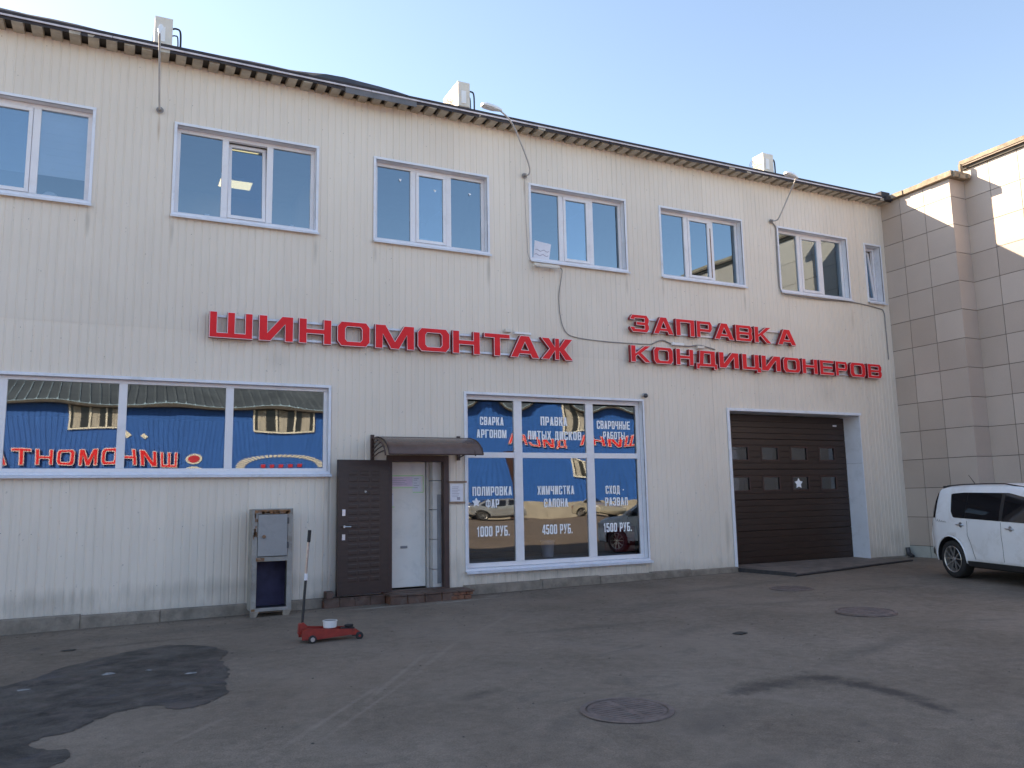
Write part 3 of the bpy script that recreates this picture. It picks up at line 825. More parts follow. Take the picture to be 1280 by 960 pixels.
solid('rear_wall', (XL, 13.9, 0, XR, 14.0, 8.6), M['clad'])

# roof edge: corrugated decking whose ends overhang, fascia felt, drip strip, parapet felt
pitch = .245; x = XL; k = 0
mb = MB()
rnd = random.Random(8)
i = 0
while x < XR:
    w = .145
    d = -.29 + rnd.uniform(-.03, .012)
    m2 = MB()
    z0 = 8.532 + rnd.uniform(-.008, .006)
    m2.v += [(x, .3, z0), (x + w, .3, z0), (x + w, d, z0), (x, d, z0), (x - .006, .3, z0 + .07), (x + w + .006, .3, z0 + .07), (x + w + .006, d, z0 + .07), (x - .006, d, z0 + .07)]
    for q in ((0, 1, 2, 3), (7, 6, 5, 4), (3, 2, 6, 7), (2, 1, 5, 6), (0, 3, 7, 4), (1, 0, 4, 5)): m2.face(q)
    if x > -3.5: m2.build('deck_rib', M['soffit'], B)
    x += pitch; i += 1
MB().box(XL, -.30, 8.607, XR + .05, .3, 8.622).build('deck_underside', M['dark_void'], B)  # deck troughs: shade of the recesses put into a dark colour
# fascia felt as a wavy strip
mb = MB(); xs = [XL + k * .25 for k in range(int((XR + .25 - XL) / .25) + 1)]
rnd = random.Random(12)
low = []
for q in xs:
    low.append(8.535 + rnd.uniform(-.014, .014) - (.05 if 3.2 < q < 4.5 else 0))
for q, l in zip(xs, low):
    mb.v += [(q, -.315 + rnd.uniform(-.006, .006), l), (q, -.318, 8.63), (q, -.325, 8.66)]
for k in range(len(xs) - 1):
    for j in range(2):
        mb.face((3 * k + j, 3 * k + 3 + j, 3 * k + 4 + j, 3 * k + 1 + j))
mb.build('fascia_felt', M['bitumen'], B)
MB().box(3.15, -.334, 8.47, 4.42, -.326, 8.60).build('flashing_sheet', M['felt_grey'], B)
for xa, xb in ((XL, -.4), (-.4, 3.6), (3.6, 7.9), (7.9, 12.2), (12.2, 16.2)):
    MB().box(xa + .003, -.345, 8.575, xb - .003, -.335, 8.602).build('drip_strip', M['strip'], B)
# roof felt rising behind the edge
tops = [(XL, 8.86), (-2, 8.87), (0, 8.84), (2.4, 8.86), (3.15, 8.93), (3.5, 8.92), (4.4, 8.84), (5.2, 8.80), (8, 8.78), (11, 8.775), (14, 8.78), (16.3, 8.80), (16.50, 8.80)]
mb = MB()
n = 90
for i in range(n + 1):
    q = XL + (16.5 - XL) * i / n
    for (a, za), (b, zb) in zip(tops, tops[1:]):
        if a <= q <= b + 1e-6: zt = za + (zb - za) * (q - a) / (b - a); break
    zt += .006 * math.sin(q * 5) + .004 * math.sin(q * 13.7)
    mb.v += [(q, -.32, 8.60), (q, -.335, 8.64), (q, -.25, 8.68), (q, -.02, zt - .01), (q, .10, zt), (q, .35, zt - .01), (q, .5, 8.74)]
for i in range(n):
    for j in range(6):
        mb.face((7 * i + j, 7 * i + 7 + j, 7 * i + 8 + j, 7 * i + 1 + j))
mb.build('roof_felt', M['bitumen'], B)
# dark torn corner of the roof at the right end
mb = MB(); mb.box(16.30, -.40, 8.54, 16.50, -.32, 8.64); mb.box(16.2, -.33, 8.64, 16.5, .1, 8.76)
mb.build('roof_corner', M['bitumen'], B)

# ------------------------------------------------------------------ windows
def ring(mb, x0, z0, x1, z1, w, y0, y1, mi=0, wb=None):
    wb = wb or w
    mb.bbox(x0, y0, z1 - w, x1, y1, z1, .004, mi)
    mb.bbox(x0, y0, z0, x1, y1, z0 + wb, .004, mi)
    mb.bbox(x0, y0 + .0004, z0 + wb, x0 + w, y1, z1 - w, .004, mi)
    mb.bbox(x1 - w, y0 + .0004, z0 + wb, x1, y1, z1 - w, .004, mi)

_prnd = random.Random(77)
def bent_pane(xa, xb, za, zb, y, sag, mat, parent, n=8, lean=0.0):
    """a pane drawn in a little at its middle, as sealed double glazing is"""
    mb = MB(); A_ = sag * _prnd.uniform(.6, 1.3); ou, ov = _prnd.uniform(-.2, .2), _prnd.uniform(-.15, .15)
    for j in range(n + 1):
        for i in range(n + 1):
            u, v = 2 * i / n - 1, 2 * j / n - 1
            mb.v.append((xa + (xb - xa) * i / n, y + A_ * (1 - u * u) * (1 - v * v) * (1 + v) * .75 * (1 + ou * u) - lean * (zb - za) / 2 * v, za + (zb - za) * j / n))
    for j in range(n):
        for i in range(n):
            q = j * (n + 1) + i; mb.face((q, q + 1, q + n + 2, q + n + 1))
    return mb.build('pane', mat, parent, smooth=True)

def window(x0, z0, x1, z1, lights, name='window', open_mid=False, depth=.12, sash=1, rows=None, gl='glass_up', fw=.062, mull=.10, sill_out=.05, mulls=None, label=None, inner=.06, sag=.0012):
    """casing on the wall, metal reveal, plastic frame, mullions, sash in the middle light, panes"""
    cw = .045
    mb = MB()
    ix0, iz0, ix1, iz1 = x0 + cw, z0 + cw, x1 - cw, z1 - cw
    yf = depth
    ring(mb, ix0, iz0, ix1, iz1, fw, yf, yf + .07)
    w = mb.build(name, M['pvc'], B)
    if label: w['label'] = label
    mb = MB()
    ring(mb, x0, z0, x1, z1, cw, -.022, .0)
    # reveal faces
    mb.quad((ix0, -.02, iz0), (ix0, yf, iz0), (ix0, yf, iz1), (ix0, -.02, iz1))
    mb.quad((ix1, yf, iz0), (ix1, -.02, iz0), (ix1, -.02, iz1), (ix1, yf, iz1))
    mb.quad((ix0, yf, iz1), (ix1, yf, iz1), (ix1, -.02, iz1), (ix0, -.02, iz1))
    mb.quad((ix0, -.02, iz0), (ix1, -.02, iz0), (ix1, yf, iz0), (ix0, yf, iz0))
    mb.build('casing', M['white_trim'], w)
    # sill
    mb = MB(); mb.box(x0 - .01, -.022 - sill_out, z0 - .005, x1 + .01, -.0225, z0 + .006); mb.box(x0 - .01, -.022 - sill_out - .003, z0 - .028, x1 + .01, -.022 - sill_out, z0 + .006)
    mb.v = [(a, b, c + (-.012 if b < -.05 else 0)) for a, b, c in mb.v]
    mb.build('sill', M['sill'], w)
    a, b = ix0 + fw, ix1 - fw
    lo, hi = iz0 + fw, iz1 - fw
    if mulls is None:
        mulls = [a + (b - a) * (i + 1) / lights for i in range(lights - 1)]
    for m in mulls:
        MB().bbox(m - mull / 2, yf - .003, lo, m + mull / 2, yf + .065, hi, .005).build('mullion', M['pvc'], w)
    edges = [a] + [e for m in mulls for e in (m - mull / 2, m + mull / 2)] + [b]
    cols = [(edges[2 * i], edges[2 * i + 1]) for i in range(len(edges) // 2)]
    zr = rows or [(lo, hi)]
    if rows:
        for (p, q), (r_, t_) in zip(rows, rows[1:]):
            for ca, cb in cols:
                MB().bbox(ca, yf - .001, q, cb, yf + .065, r_, .005).build('transom', M['pvc'], w)
    for ci, (ca, cb) in enumerate(cols):
        for (p, q) in zr:
            if sash is not None and ci == sash:
                mb = MB(); sw = .055
                ring(mb, ca + .004, p + .004, cb - .004, q - .004, sw, yf - .012, yf + .05)
                so = mb.build('sash', M['pvc'], w, at=((ca + cb) / 2, yf + .02, p))
                pm = MB(); pm.box(ca + sw, yf + .02, p + sw, cb - sw, yf + .028, q - sw)
                po = pm.build('pane', M[gl], w, at=((ca + cb) / 2, yf + .02, p))
                for o_ in (so, po):
                    o_.location = Vector(o_.location) - B.location if False else o_.location
                    if open_mid:
                        o_.rotation_euler = (R(-5.0), 0, 0)
                # .at already world; bring it into the building's own frame
                for o_ in (so, po):
                    o_.location = Vector(((ca + cb) / 2, yf + .02, p)) - (Vector(B.location) if True else 0)
                    # vertices were stored relative to (parent offset + at)
            else:
                bent_pane(ca - .004, cb + .004, p - .004, q + .004, yf + .03, sag, M[gl], w, lean=.0065 if rows and p > 2 else 0.0)
    return w
# build() with at= subtracts parent offset too, so compensate there
_old_build = MB.build
def _build(s, name, mats, parent=None, local=False, smooth=False, at=None):
    if at is None: return _old_build(s, name, mats, parent, local, smooth)
    o = _old_build(s, name, mats, None, False, smooth, None)
    off = Vector(at)
    o.data.transform(Matrix.Translation(-off))
    p = parent; po = Vector((0, 0, 0))
    while p is not None: po += p.location; p = p.parent
    o.parent = parent; o.location = off - po
    return o
MB.build = _build

winlab = ['upper window with white blinds drawn', 'upper window with tilted middle sash and ceiling lights inside', 'upper window with hand prints on its panes',
          'upper window with a paper in its lower left corner', 'upper window with stained middle mullion', 'upper window mirroring the sunlit annex wall']
for i, (x0, w_) in enumerate(UP):
    a = x0 + .045 + .062; b = x0 + w_ - .045 - .062
    m1 = a + (b - a) * .330; m2 = a + (b - a) * .672
    W_ = window(x0, UPZ[0], x0 + w_, UPZ[1], 3, 'window', open_mid=(i == 1), mulls=[m1, m2], label=winlab[i])
    if i == 0:
        for (ca, cb) in ((a, m1 - .05), (m1 + .05, m2 - .05), (m2 + .05, b)):
            mb = MB()
            for k in range(18):
                z = 6.46 + k * .055
                mb.box(ca, .172 + (k % 2) * .0015, z, cb, .176 + (k % 2) * .0015, z + .054)
            mb.build('blind', M['blind'], W_)
    if i == 4:
        MB().box(m2 - .044, .1155, 6.2, m2 - .02, .1168, 7.3).build('stain', M['rust'], W_)
for xx in (-10.5, -7.0):
    window(xx - .02, 6.04, xx + 2.22, 7.57, 3, 'window')
# small white marks on the panes of the third and second windows
def shop_extra(): pass
W3 = [o for o in B.children if o.name.startswith('window') and o.get('label') == winlab[2]][0]
for (sx, sz) in ((4.27, 7.27), (4.93, 7.17), (5.62, 7.21)):
    mb = MB(); mb.v += [(sx, .1355, sz)]
    for k in range(9):
        a = 6.283 * k / 9; r_ = .022 * (1 + .35 * math.sin(a * 3))
        mb.v.append((sx + r_ * math.cos(a), .1355, sz + r_ * math.sin(a)))
    for k in range(9): mb.face((0, 1 + k, 1 + (k + 1) % 9))
    mb.build('pane_mark', M['vinyl'], W3)
W4 = [o for o in B.children if o.get('label') == winlab[3]][0]
mb = MB(); mb.quad((6.93, .1475, 6.13), (7.27, .1475, 6.11), (7.33, .1475, 6.46), (6.97, .1475, 6.50)); mb.build('paper_sheet', M['paper'], W4)
mb = MB()
for k in range(2):
    z = 6.22 + k * .09
    pts = [(6.96 + q * .30 / 8 + k * .02, .1465, z + .018 * math.sin(q * 1.6) ) for q in range(9)]
    mb.tube(pts, .006, 4)
mb.build('paper_print', M['ink'], W4)
# small tilted window by the corner
window(SMALL[0], SMALL[1], SMALL[2], SMALL[3], 1, 'window', open_mid=True, mulls=[], sash=0, label='narrow tilted window beside the corner', depth=.16)

# strip window
sm = [-7.4 + .107 + i * 1.475 for i in range(1, 7)]
sm = [-5.97, -4.50, -3.03, -1.535, -.016, 1.485]
WS = window(STRIP[0], STRIP[1], STRIP[2], STRIP[3], 7, 'strip_window', sash=None, mulls=sm, mull=.115, gl='glass_low', depth=.07, fw=.055, sill_out=.07, sag=.0018)
# shop window
WSH = window(SHOP[0], SHOP[1], SHOP[2], SHOP[3], 3, 'shop_window', sash=None, mulls=[6.515, 8.05], mull=.165, rows=[(.485, 2.315), (2.415, 3.325)], gl='glass_low', depth=.11, fw=.075, sill_out=.08, sag=.0028)
YT = .1345
for txt, a, b, z0, z1 in (('СВАРКА', 5.765, 6.235, 2.905, 3.055), ('АРГОНОМ', 5.70, 6.29, 2.675, 2.825),
                          ('ПРАВКА', 7.0, 7.57, 2.925, 3.09), ('ЛИТЫХ ДИСКОВ', 6.72, 7.87, 2.66, 2.82),
                          ('СВАРОЧНЫЕ', 8.225, 8.99, 2.885, 3.045), ('РАБОТЫ', 8.36, 8.86, 2.69, 2.835),
                          ('ПОЛИРОВКА', 5.605, 6.38, 1.645, 1.805), ('ФАР', 5.86, 6.12, 1.43, 1.58), ('1000 РУБ.', 5.68, 6.32, .93, 1.11),
                          ('ХИМЧИСТКА', 6.90, 7.68, 1.645, 1.805), ('САЛОНА', 7.03, 7.54, 1.415, 1.57), ('4500 РУБ.', 6.98, 7.62, .925, 1.10),
                          ('СХОД -', 8.375, 8.80, 1.64, 1.795), ('РАЗВАЛ', 8.355, 8.87, 1.415, 1.57), ('1500 РУБ.', 8.30, 8.94, .92, 1.09)):
    flat_text(txt, a, b, z0, z1, YT, M['vinyl'], WSH)
def star(mb, cx, cz, r, y, th=.001, rot=0):
    l = []
    for k in range(10):
        a = math.pi / 2 + rot + k * math.pi / 5; q = r if k % 2 == 0 else r * .55
        l.append((cx + q * math.cos(a), cz + q * math.sin(a)))
    l = orient(l); cap(mb, [l], y - th, 0); wall(mb, [l], y - th, y, 0)
mb = MB(); star(mb, 5.675, 1.53, .085, YT); mb.build('star_sticker', M['vinyl'], WSH)

# things inside the shop window
t = thing('bucket', (7.24, .32, .085), 'white plastic bucket standing behind the shop glass', 'bucket')
MB().lathe([(.10, .50), (.13, .80), (.14, .80), (.14, .78), (.12, .78), (.095, .52)], (7.24, .42, 0), n=20, closed=True).build('pail', M['white_plastic'], t, smooth=True)
MB().lathe([(.13, .781), (.0, .783)], (7.24, .42, 0), n=20, closed=True).build('lid', M['white_plastic'], t)
t.location = (7.24, .42, .5)
for ch_ in t.children: ch_.data.transform(Matrix.Translation((0, -.0 + (.32 - .42), .085 - .5)))
t2 = thing('window_shelf', (7.3, .5, .085), 'low dark shelf inside the shop window', 'shelf')
MB().box(5.5, .26, .46, 9.1, .8, .497).build('shelf_board', M['grey_board'], t2)
for xx in (5.6, 7.3, 9.0): MB().box(xx - .03, .3, .086, xx + .03, .76, .459).build('leg', M['grey_board'], t2)
t = thing('tool_cart', (8.95, .62, .5), 'red tool cart behind the right shop pane', 'tool cart')
MB().box(8.72, .42, .52, 9.2, .78, 1.0).build('body', M['tool_red'], t)
for k in range(4): MB().bbox(8.74, .405, .54 + k * .115, 9.18, .42, .64 + k * .115, .005).build('drawer', M['tool_red'], t)

# ceiling lights in the second room (lit in the photo)
def ceil_light(x, y, w, d, label):
    t = thing('ceiling_light', (x, y, 8.2), label, 'ceiling light', 'lit ceiling lights in the office')
    MB().box(x - w / 2 - .02, y - d / 2 - .02, 8.15, x + w / 2 + .02, y + d / 2 + .02, 8.215).build('housing', M['lamp_white'], t)
    MB().box(x - w / 2, y - d / 2, 8.142, x + w / 2, y + d / 2, 8.149).build('diffuser', M['tube'], t)
ceil_light(1.82, 1.97, .52, .15, 'long lit ceiling light nearest the tilted sash')
ceil_light(1.88, 3.75, .62, .42, 'square lit ceiling panel deeper in the office')

# odds and ends on the office sills
t = thing('paper_stack', (4.74, .25, 6.13), 'pale paper stack behind the middle pane of the third upper window', 'papers')
for k in range(4): MB().box(4.61 + k * .006, .19, 6.13 + k * .034, 4.86 - k * .004, .33, 6.162 + k * .034).build('folder', M['paper'], t)
t = thing('desk_clutter', (1.08, .25, 6.12), 'small pale clutter low in the left pane of the second upper window', 'clutter')
for k, (a_, b_, h_) in enumerate(((.93, 1.0, .05), (1.03, 1.10, .09), (1.12, 1.21, .06))): MB().bbox(a_, .2, 6.115, b_, .3, 6.115 + h_, .008).build('cup', M['paper'], t)
t = thing('desk_clutter', (2.4, .25, 6.12), 'small pale clutter low in the right pane of the second upper window', 'clutter')
for k, (a_, b_, h_) in enumerate(((2.28, 2.36, .06), (2.38, 2.43, .09), (2.46, 2.53, .05))): MB().bbox(a_, .2, 6.115, b_, .3, 6.115 + h_, .008).build('cup', M['paper'], t)
t = thing('desk_clutter', (-1.15, .28, 6.12), 'crumpled pale bag below the blinds of the leftmost upper window', 'clutter')
mb = MB(); mb.lathe([(.02, .0), (.10, .01), (.12, .06), (.07, .11), (.02, .10)], (-1.13, .28, 6.125), 'z', 9); mb.build('bag', M['paper'], t, smooth=True)

# ------------------------------------------------------------------ entrance
D = tag(MB().bbox(3.99, -.03, .11, 4.085, .10, 2.345).bbox(5.005, -.03, .11, 5.10, .10, 2.345).bbox(4.085, -.03, 2.235, 5.005, .10, 2.345).build('door_frame', M['brown_frame'], B))
MB().box(4.085, -.03, .095, 5.005, .12, .125).build('threshold', M['step_tile'], D)
# the open leaf, hinged at the left jamb, lying almost back against the wall
hx, hy = 4.0, -.06
fx, fy = 3.115, -.24
L = math.hypot(hx - fx, hy - fy); ang = math.atan2(fy - hy, fx - hx)   # leaf runs from hinge to free edge
leaf = MB()
# local: x along leaf from hinge (0..L), y thickness
leaf.bbox(0, -.035, .0, L, .035, 2.13, .006)
# embossed horizontal ribs in three columns (grooved look), on the outer face (+y local after turn faces the street)
lf = bpy.data.objects.new('tmp', None)
o = leaf.build('door_leaf', M['brown_door'], D, local=True)
Boff = Vector(B.location)
o.location = Vector((hx, hy, .125)) - Boff; o.rotation_euler = (0, 0, ang)
mb = MB()
for (a, b) in ((.17, .33), (.37, .53), (.57, .73)):
    nrow = 17
    for k in range(nrow):
        z = .20 + k * .105
        if (a == .37) and k % 2: a2, b2 = a - .02, b + .02
        else: a2, b2 = a, b
        # raised lozenge with bevelled rim on the street face
        y = .035
        q = len(mb.v); c = .012
        mb.v += [(a2, y, z), (b2, y, z), (b2, y, z + .07), (a2, y, z + .07), (a2 + c, y + .003, z + c), (b2 - c, y + .003, z + c), (b2 - c, y + .003, z + .07 - c), (a2 + c, y + .003, z + .07 - c)]
        for f_ in ((0, 1, 5, 4), (1, 2, 6, 5), (2, 3, 7, 6), (3, 0, 4, 7), (4, 5, 6, 7)): mb.face([q + i_ for i_ in f_])
e = fix_normals(mb.build('embossed_panel', M['brown_door'], o, local=True))
for z, hh in ((1.24, .10), (.86, .09)):
    MB().bbox(L - .12, .036, z, L - .065, .046, z + hh, .004).build('lock_plate', M['steel'], o, local=True)
mb = MB(); mb.tube([(L - .09, .035, 1.07), (L - .09, .085, 1.07)], .02, 10); mb.tube([(L - .09, .08, 1.07), (L - .20, .085, 1.065)], .011, 8)
mb.build('handle', M['steel'], o, local=True)
MB().lathe([(.0, .037), (.018, .044), (.02, .036)], (L / 2 - .02, 0, 1.62), 'y', 12).build('peephole', M['steel'], o, local=True)
for z in (.25, 1.9): MB().lathe([(.014, z), (.014, z + .12)], (-.01, .0, 0), 'z', 8).build('hinge', M['dark_steel'], o, local=True)

# inner lobby behind the frame: white inner door, tiled return wall
solid('lobby_ceiling', (3.6, .12, 2.36, 5.3, 1.1, 2.42), M['pale_door'])
solid('lobby_wall', (3.70, .12, .1, 3.76, 1.1, 2.35), M['tile_white'])
ID = MB().bbox(3.9, .34, .13, 4.80, .38, 2.32, .004).build('inner_door', M['pale_door'], B)
mb = MB(); mb.bbox(4.35, .325, .78, 4.47, .34, .82, .004); mb.build('handle', M['grey_board'], ID)
for k, (z0, z1) in enumerate(((.10, .42), (.425, .92), (.925, 1.42), (1.425, 1.92), (1.925, 2.33))):
    MB().box(4.86, .13, z0, 5.02, .36, z1 - .006).build('wall_tile', M['tile_white'], B)
solid('door_jamb', (4.81, .30, .1, 4.855, .40, 2.33), M['tile_white'])
mb = MB(); mb.box(4.935, .118, .18, 5.003, .128, 1.68); mb.build('leaning_board', M['grey_board'], B)
# posters taped to the inner door with green tape
PO = MB().box(3.98, .3365, 1.83, 4.56, .3395, 1.99).build('poster', M['paper_pink'], ID)
MB().box(4.565, .3365, 1.74, 4.72, .3395, 2.0).build('poster', M['paper'], ID)
MB().box(3.98, .3365, 1.50, 4.22, .3395, 1.72).build('poster', M['paper'], ID)
mb = MB()
for a in ((4.0, 2.005, 4.76, 2.018), (4.0, 1.80, 4.60, 1.812), (4.57, 1.715, 4.76, 1.727), (4.755, 1.73, 4.766, 2.0), (3.98, 1.475, 4.24, 1.487)):
    MB().box(a[0], .335, a[1], a[2], .3362, a[3]).build('tape', M['green_tape'], ID)
mb = MB()
rnd = random.Random(3)
for z in (1.955, 1.925, 1.895, 1.865): mb.box(4.02, .3358, z, 4.02 + rnd.uniform(.35, .5), .3364, z + .008)
for z in (1.96, 1.93, 1.88, 1.84, 1.80): mb.box(4.585, .3358, z, 4.585 + rnd.uniform(.06, .11), .3364, z + .008)
mb.box(3.99, .3358, 1.69, 4.21, .3364, 1.70)
mb.build('poster_print', M['ink'], ID)

# doorsteps
st = thing('doorstep', (4.65, -.25, gz(4.6)), 'worn brown tiled step with broken brick corner under the entrance', 'step')
MB().bbox(3.93, -.50, gz(4) - .05, 5.18, -.031, .085, .01).build('core', M['brick'], st)
x = 3.90; rnd = random.Random(6)
while x < 5.30:
    w_ = .29
    MB().bbox(x, -.53 + rnd.uniform(-.01, .01), .086, min(x + w_ - .006, 5.36), -.27, .112 + rnd.uniform(-.004, .004), .006).build('tile', M['step_tile'], st)
    MB().bbox(x, -.264, .086, min(x + w_ - .006, 5.36), -.032, .114 + rnd.uniform(-.003, .003), .006).build('tile', M['step_tile'], st)
    if x < 4.9:
        MB().bbox(x + .01, -.518, gz(x) + .0, x + w_ - .008, -.501, .082, .004).build('riser_tile', M['step_tile'], st)
    x += w_
for k in range(3):
    MB().bbox(4.93 + k * .12, -.525 + rnd.uniform(-.02, .01), gz(5) + .0, 5.04 + k * .12, -.20, gz(5) + .062, .008).build('brick', M['brick'], st)
    MB().bbox(4.97 + k * .12, -.515 + rnd.uniform(-.02, .01), gz(5) + .068, 5.08 + k * .12, -.20, .083, .008).build('brick', M['brick'], st)
ls = thing('low_plinth', (3.45, -.2, gz(3.4)), 'brown tiled low ledge beneath the open door leaf', 'ledge')
x = 2.93
MB().bbox(2.92, -.22, gz(3) - .05, 3.92, -.012, .055, .01).build('core', M['brick'], ls)
while x < 3.9:
    w_ = .245
    MB().bbox(x, -.235, gz(x), x + w_ - .006, -.221, .075, .004).build('riser_tile', M['step_tile'], ls)
    MB().bbox(x, -.24, .0765, x + w_ - .006, -.012, .094, .004).build('tile', M['step_tile'], ls)
    x += w_
MB().bbox(2.955, -.25, .0945, 3.07, -.08, .20, .008).build('brick', M['step_tile'], ls)

# notice beside the door
nt = thing('paper_notice', (5.255, -.02, 1.7), 'white paper notice held between two wood battens beside the door', 'notice')
MB().box(5.125, -.012, 1.555, 5.365, -.008, 1.86).build('sheet', M['paper'], nt)
MB().bbox(5.06, -.03, 1.875, 5.43, -.008, 1.905, .003).build('batten', M['wood'], nt)
MB().bbox(5.10, -.03, 1.52, 5.40, -.008, 1.55, .003).build('batten', M['wood'], nt)
mb = MB()
for k in range(7): mb.box(5.16, -.0132, 1.80 - k * .028, 5.16 + random.uniform(.10, .17), -.0122, 1.807 - k * .028)
mb.box(5.25, -.0132, 1.58, 5.31, -.0122, 1.63)
mb.build('print', M['ink'], nt)

# canopy
cy_ = thing('door_canopy', (4.5, -.4, 2.5), 'arched brown polycarbonate canopy over the entrance door', 'canopy')
mb = MB(); arc = []
for k in range(13):
    u = k / 12
    a = u * math.pi / 2 * .93
    arc.append((-.02 - .76 * math.sin(a), 2.32 + .32 * (math.cos(a) - math.cos(math.pi / 2 * .93)) / (1 - math.cos(math.pi / 2 * .93))))
xa, xb = 3.80, 5.42
for k in range(12):
    (y0, z0), (y1, z1) = arc[k], arc[k + 1]
    mb.quad((xa, y0, z0), (xb, y0, z0), (xb, y1, z1), (xa, y1, z1))
    mb.quad((xa, y1, z1 - .006), (xb, y1, z1 - .006), (xb, y0, z0 - .006), (xa, y0, z0 - .006))
fix_normals(mb.build('roof_sheet', M['poly'], cy_, smooth=True))
mb = MB()
for a in ((xa, 1), (xb, -1)):
    mb.tube([(a[0], y, z) for y, z in arc], .013, 6)
mb.tube([(xa, arc[-1][0], arc[-1][1]), (xb, arc[-1][0], arc[-1][1])], .012, 6)
mb.tube([(xa, arc[0][0], arc[0][1]), (xb, arc[0][0], arc[0][1])], .016, 6)
mb.build('edge_trim', M['brown_frame'], cy_)
for bx_ in (3.74, 5.28):
    mb = MB()
    mb.bbox(bx_ - .03, -.045, 2.26, bx_ + .03, -.012, 2.68, .004)
    mb.tube([(bx_, y, z - .02) for y, z in arc], .014, 6)
    for k in range(5):
        zb = 2.30 + k * .06
        a_ = arc[min(11, 10 - k * 2)]
        mb.tube([(bx_, -.03, zb), (bx_, (a_[0] - .03) / 2, zb + .02 + (a_[1] - zb) * .35), (bx_, a_[0], a_[1] - .02)], .011, 6)
    mb.build('bracket', M['brown_frame'], cy_)

# ------------------------------------------------------------------ garage door
G = MB()
gx0, gx1, gz0, gz1, gy = GAR[0], GAR[2], .10, GAR[3], .45
ring(G, gx0 - .03, .1, gx1 + .03, gz1 + .03, .06, -.03, -.0)
G.v = [v for v in G.v]
G = MB()
G.bbox(gx0 - .03, -.03, .10, gx0 + .03, .0, gz1 + .03, .004)
G.bbox(gx0 + .03, -.0302, gz1 - .03, gx1 + .03, .0, gz1 + .03, .004)
GD = G.build('garage_door', M['white_trim'], B)
GD['label'] = 'dark brown sectional garage door with two rows of small lights'
mb = MB()
mb.quad((gx0 + .03, -.02, .1), (gx0 + .03, gy + .1, .1), (gx0 + .03, gy + .1, gz1 - .03), (gx0 + .03, -.02, gz1 - .03))
mb.quad((gx0 + .03, gy + .1, gz1 - .03), (gx1 - .02, gy + .1, gz1 - .03), (gx1 - .02, -.02, gz1 - .03), (gx0 + .03, -.02, gz1 - .03))
mb.build('reveal', M['white_trim'], GD)
for z0, z1 in ((.10, 2.235), (2.24, gz1 - .03)):
    MB().bbox(gx1 - .02, -.012, z0, gx1 + .0, gy + .1, z1, .002).build('reveal_panel', M['white_trim'], GD)
secs = [.115, .80, 1.46, 2.12, 2.78, 3.30]
wins_x = [11.78, 12.645, 13.51, 14.375]
for si, (a, b) in enumerate(zip(secs, secs[1:])):
    has = si in (2, 3)
    wz0 = {2: 1.655, 3: 2.315}.get(si); wz1 = {2: 1.95, 3: 2.605}.get(si)
    # horizontally ribbed panel: profile in z, cut by the lights
    zs = []
    nrib = max(3, round((b - a) / .125)); hgt = (b - a - .004) / nrib
    for k in range(nrib):
        z = a + k * hgt
        zs += [(z, .007 if k else .010), (z + .007, 0), (z + hgt - .007, 0)]
    zs.append((b - .004, .010))
    if has:
        zz = sorted(zs)
        def yat(z):
            for (p, yp), (q, yq) in zip(zz, zz[1:]):
                if p <= z <= q: return yp + (yq - yp) * (z - p) / max(1e-9, q - p)
            return 0
        for e_ in (wz0, wz1):
            zs.append((e_, yat(e_)))
        zs = sorted(set(zs))
    xsx = [gx0 - .02] + ([e_ for w0 in wins_x for e_ in (w0, w0 + .48)] if has else []) + [15.12 + .2]
    mb = MB()
    for (p, yp), (q, yq) in zip(zs, zs[1:]):
        for i_, (xa_, xb_) in enumerate(zip(xsx, xsx[1:])):
            if has and i_ % 2 == 1 and wz0 <= (p + q) / 2 <= wz1: continue
            mb.quad((xa_, gy + yp, p), (xb_, gy + yp, p), (xb_, gy + yq, q), (xa_, gy + yq, q))
    mb.quad((gx0, gy + .014, a), (gx1, gy + .014, a), (gx1, gy + .04, a), (gx0, gy + .04, a))
    mb.quad((gx0, gy + .04, b - .004), (gx1, gy + .04, b - .004), (gx1, gy + .010, b - .004), (gx0, gy + .010, b - .004))
    mb.build('door_section', M['garage'], GD)
    if has:
        for wi, w0 in enumerate(wins_x):
            mb = MB(); ring(mb, w0 - .022, wz0 - .022, w0 + .502, wz1 + .022, .034, gy - .012, gy + .012)
            mb.build('light_frame', M['brown_frame'], GD)
            MB().box(w0 - .005, gy + .02, wz0 - .005, w0 + .485, gy + .028, wz1 + .005).build('pane', M['glass_low' if wi != 9 else 'glass_up'], GD)
mb = MB(); star(mb, 13.70, 1.80, .125, gy + .0195, .001); mb.build('star_sticker', M['vinyl'], GD)
MB().bbox(11.60, gy - .02, .66, 11.86, gy - .001, .695, .004).build('handle', M['black_plastic'], GD)
MB().box(14.86, gy - .006, 3.10, 14.98, gy - .001, 3.135).build('maker_plate', M['paper'], GD)
mb = MB(); mb.box(14.55, gy + .03, 1.66, 14.84, gy + .04, 1.74); mb.box(14.40, gy + .03, 1.66, 14.48, gy + .04, 1.70); mb.build('interior_paper', M['paper'], GD)
# dark gap filler behind the door
solid('garage_lintel', (gx0 - .2, gy + .1, 3.25, gx1 + .2, gy + .2, 3.62), M['dark_void'])

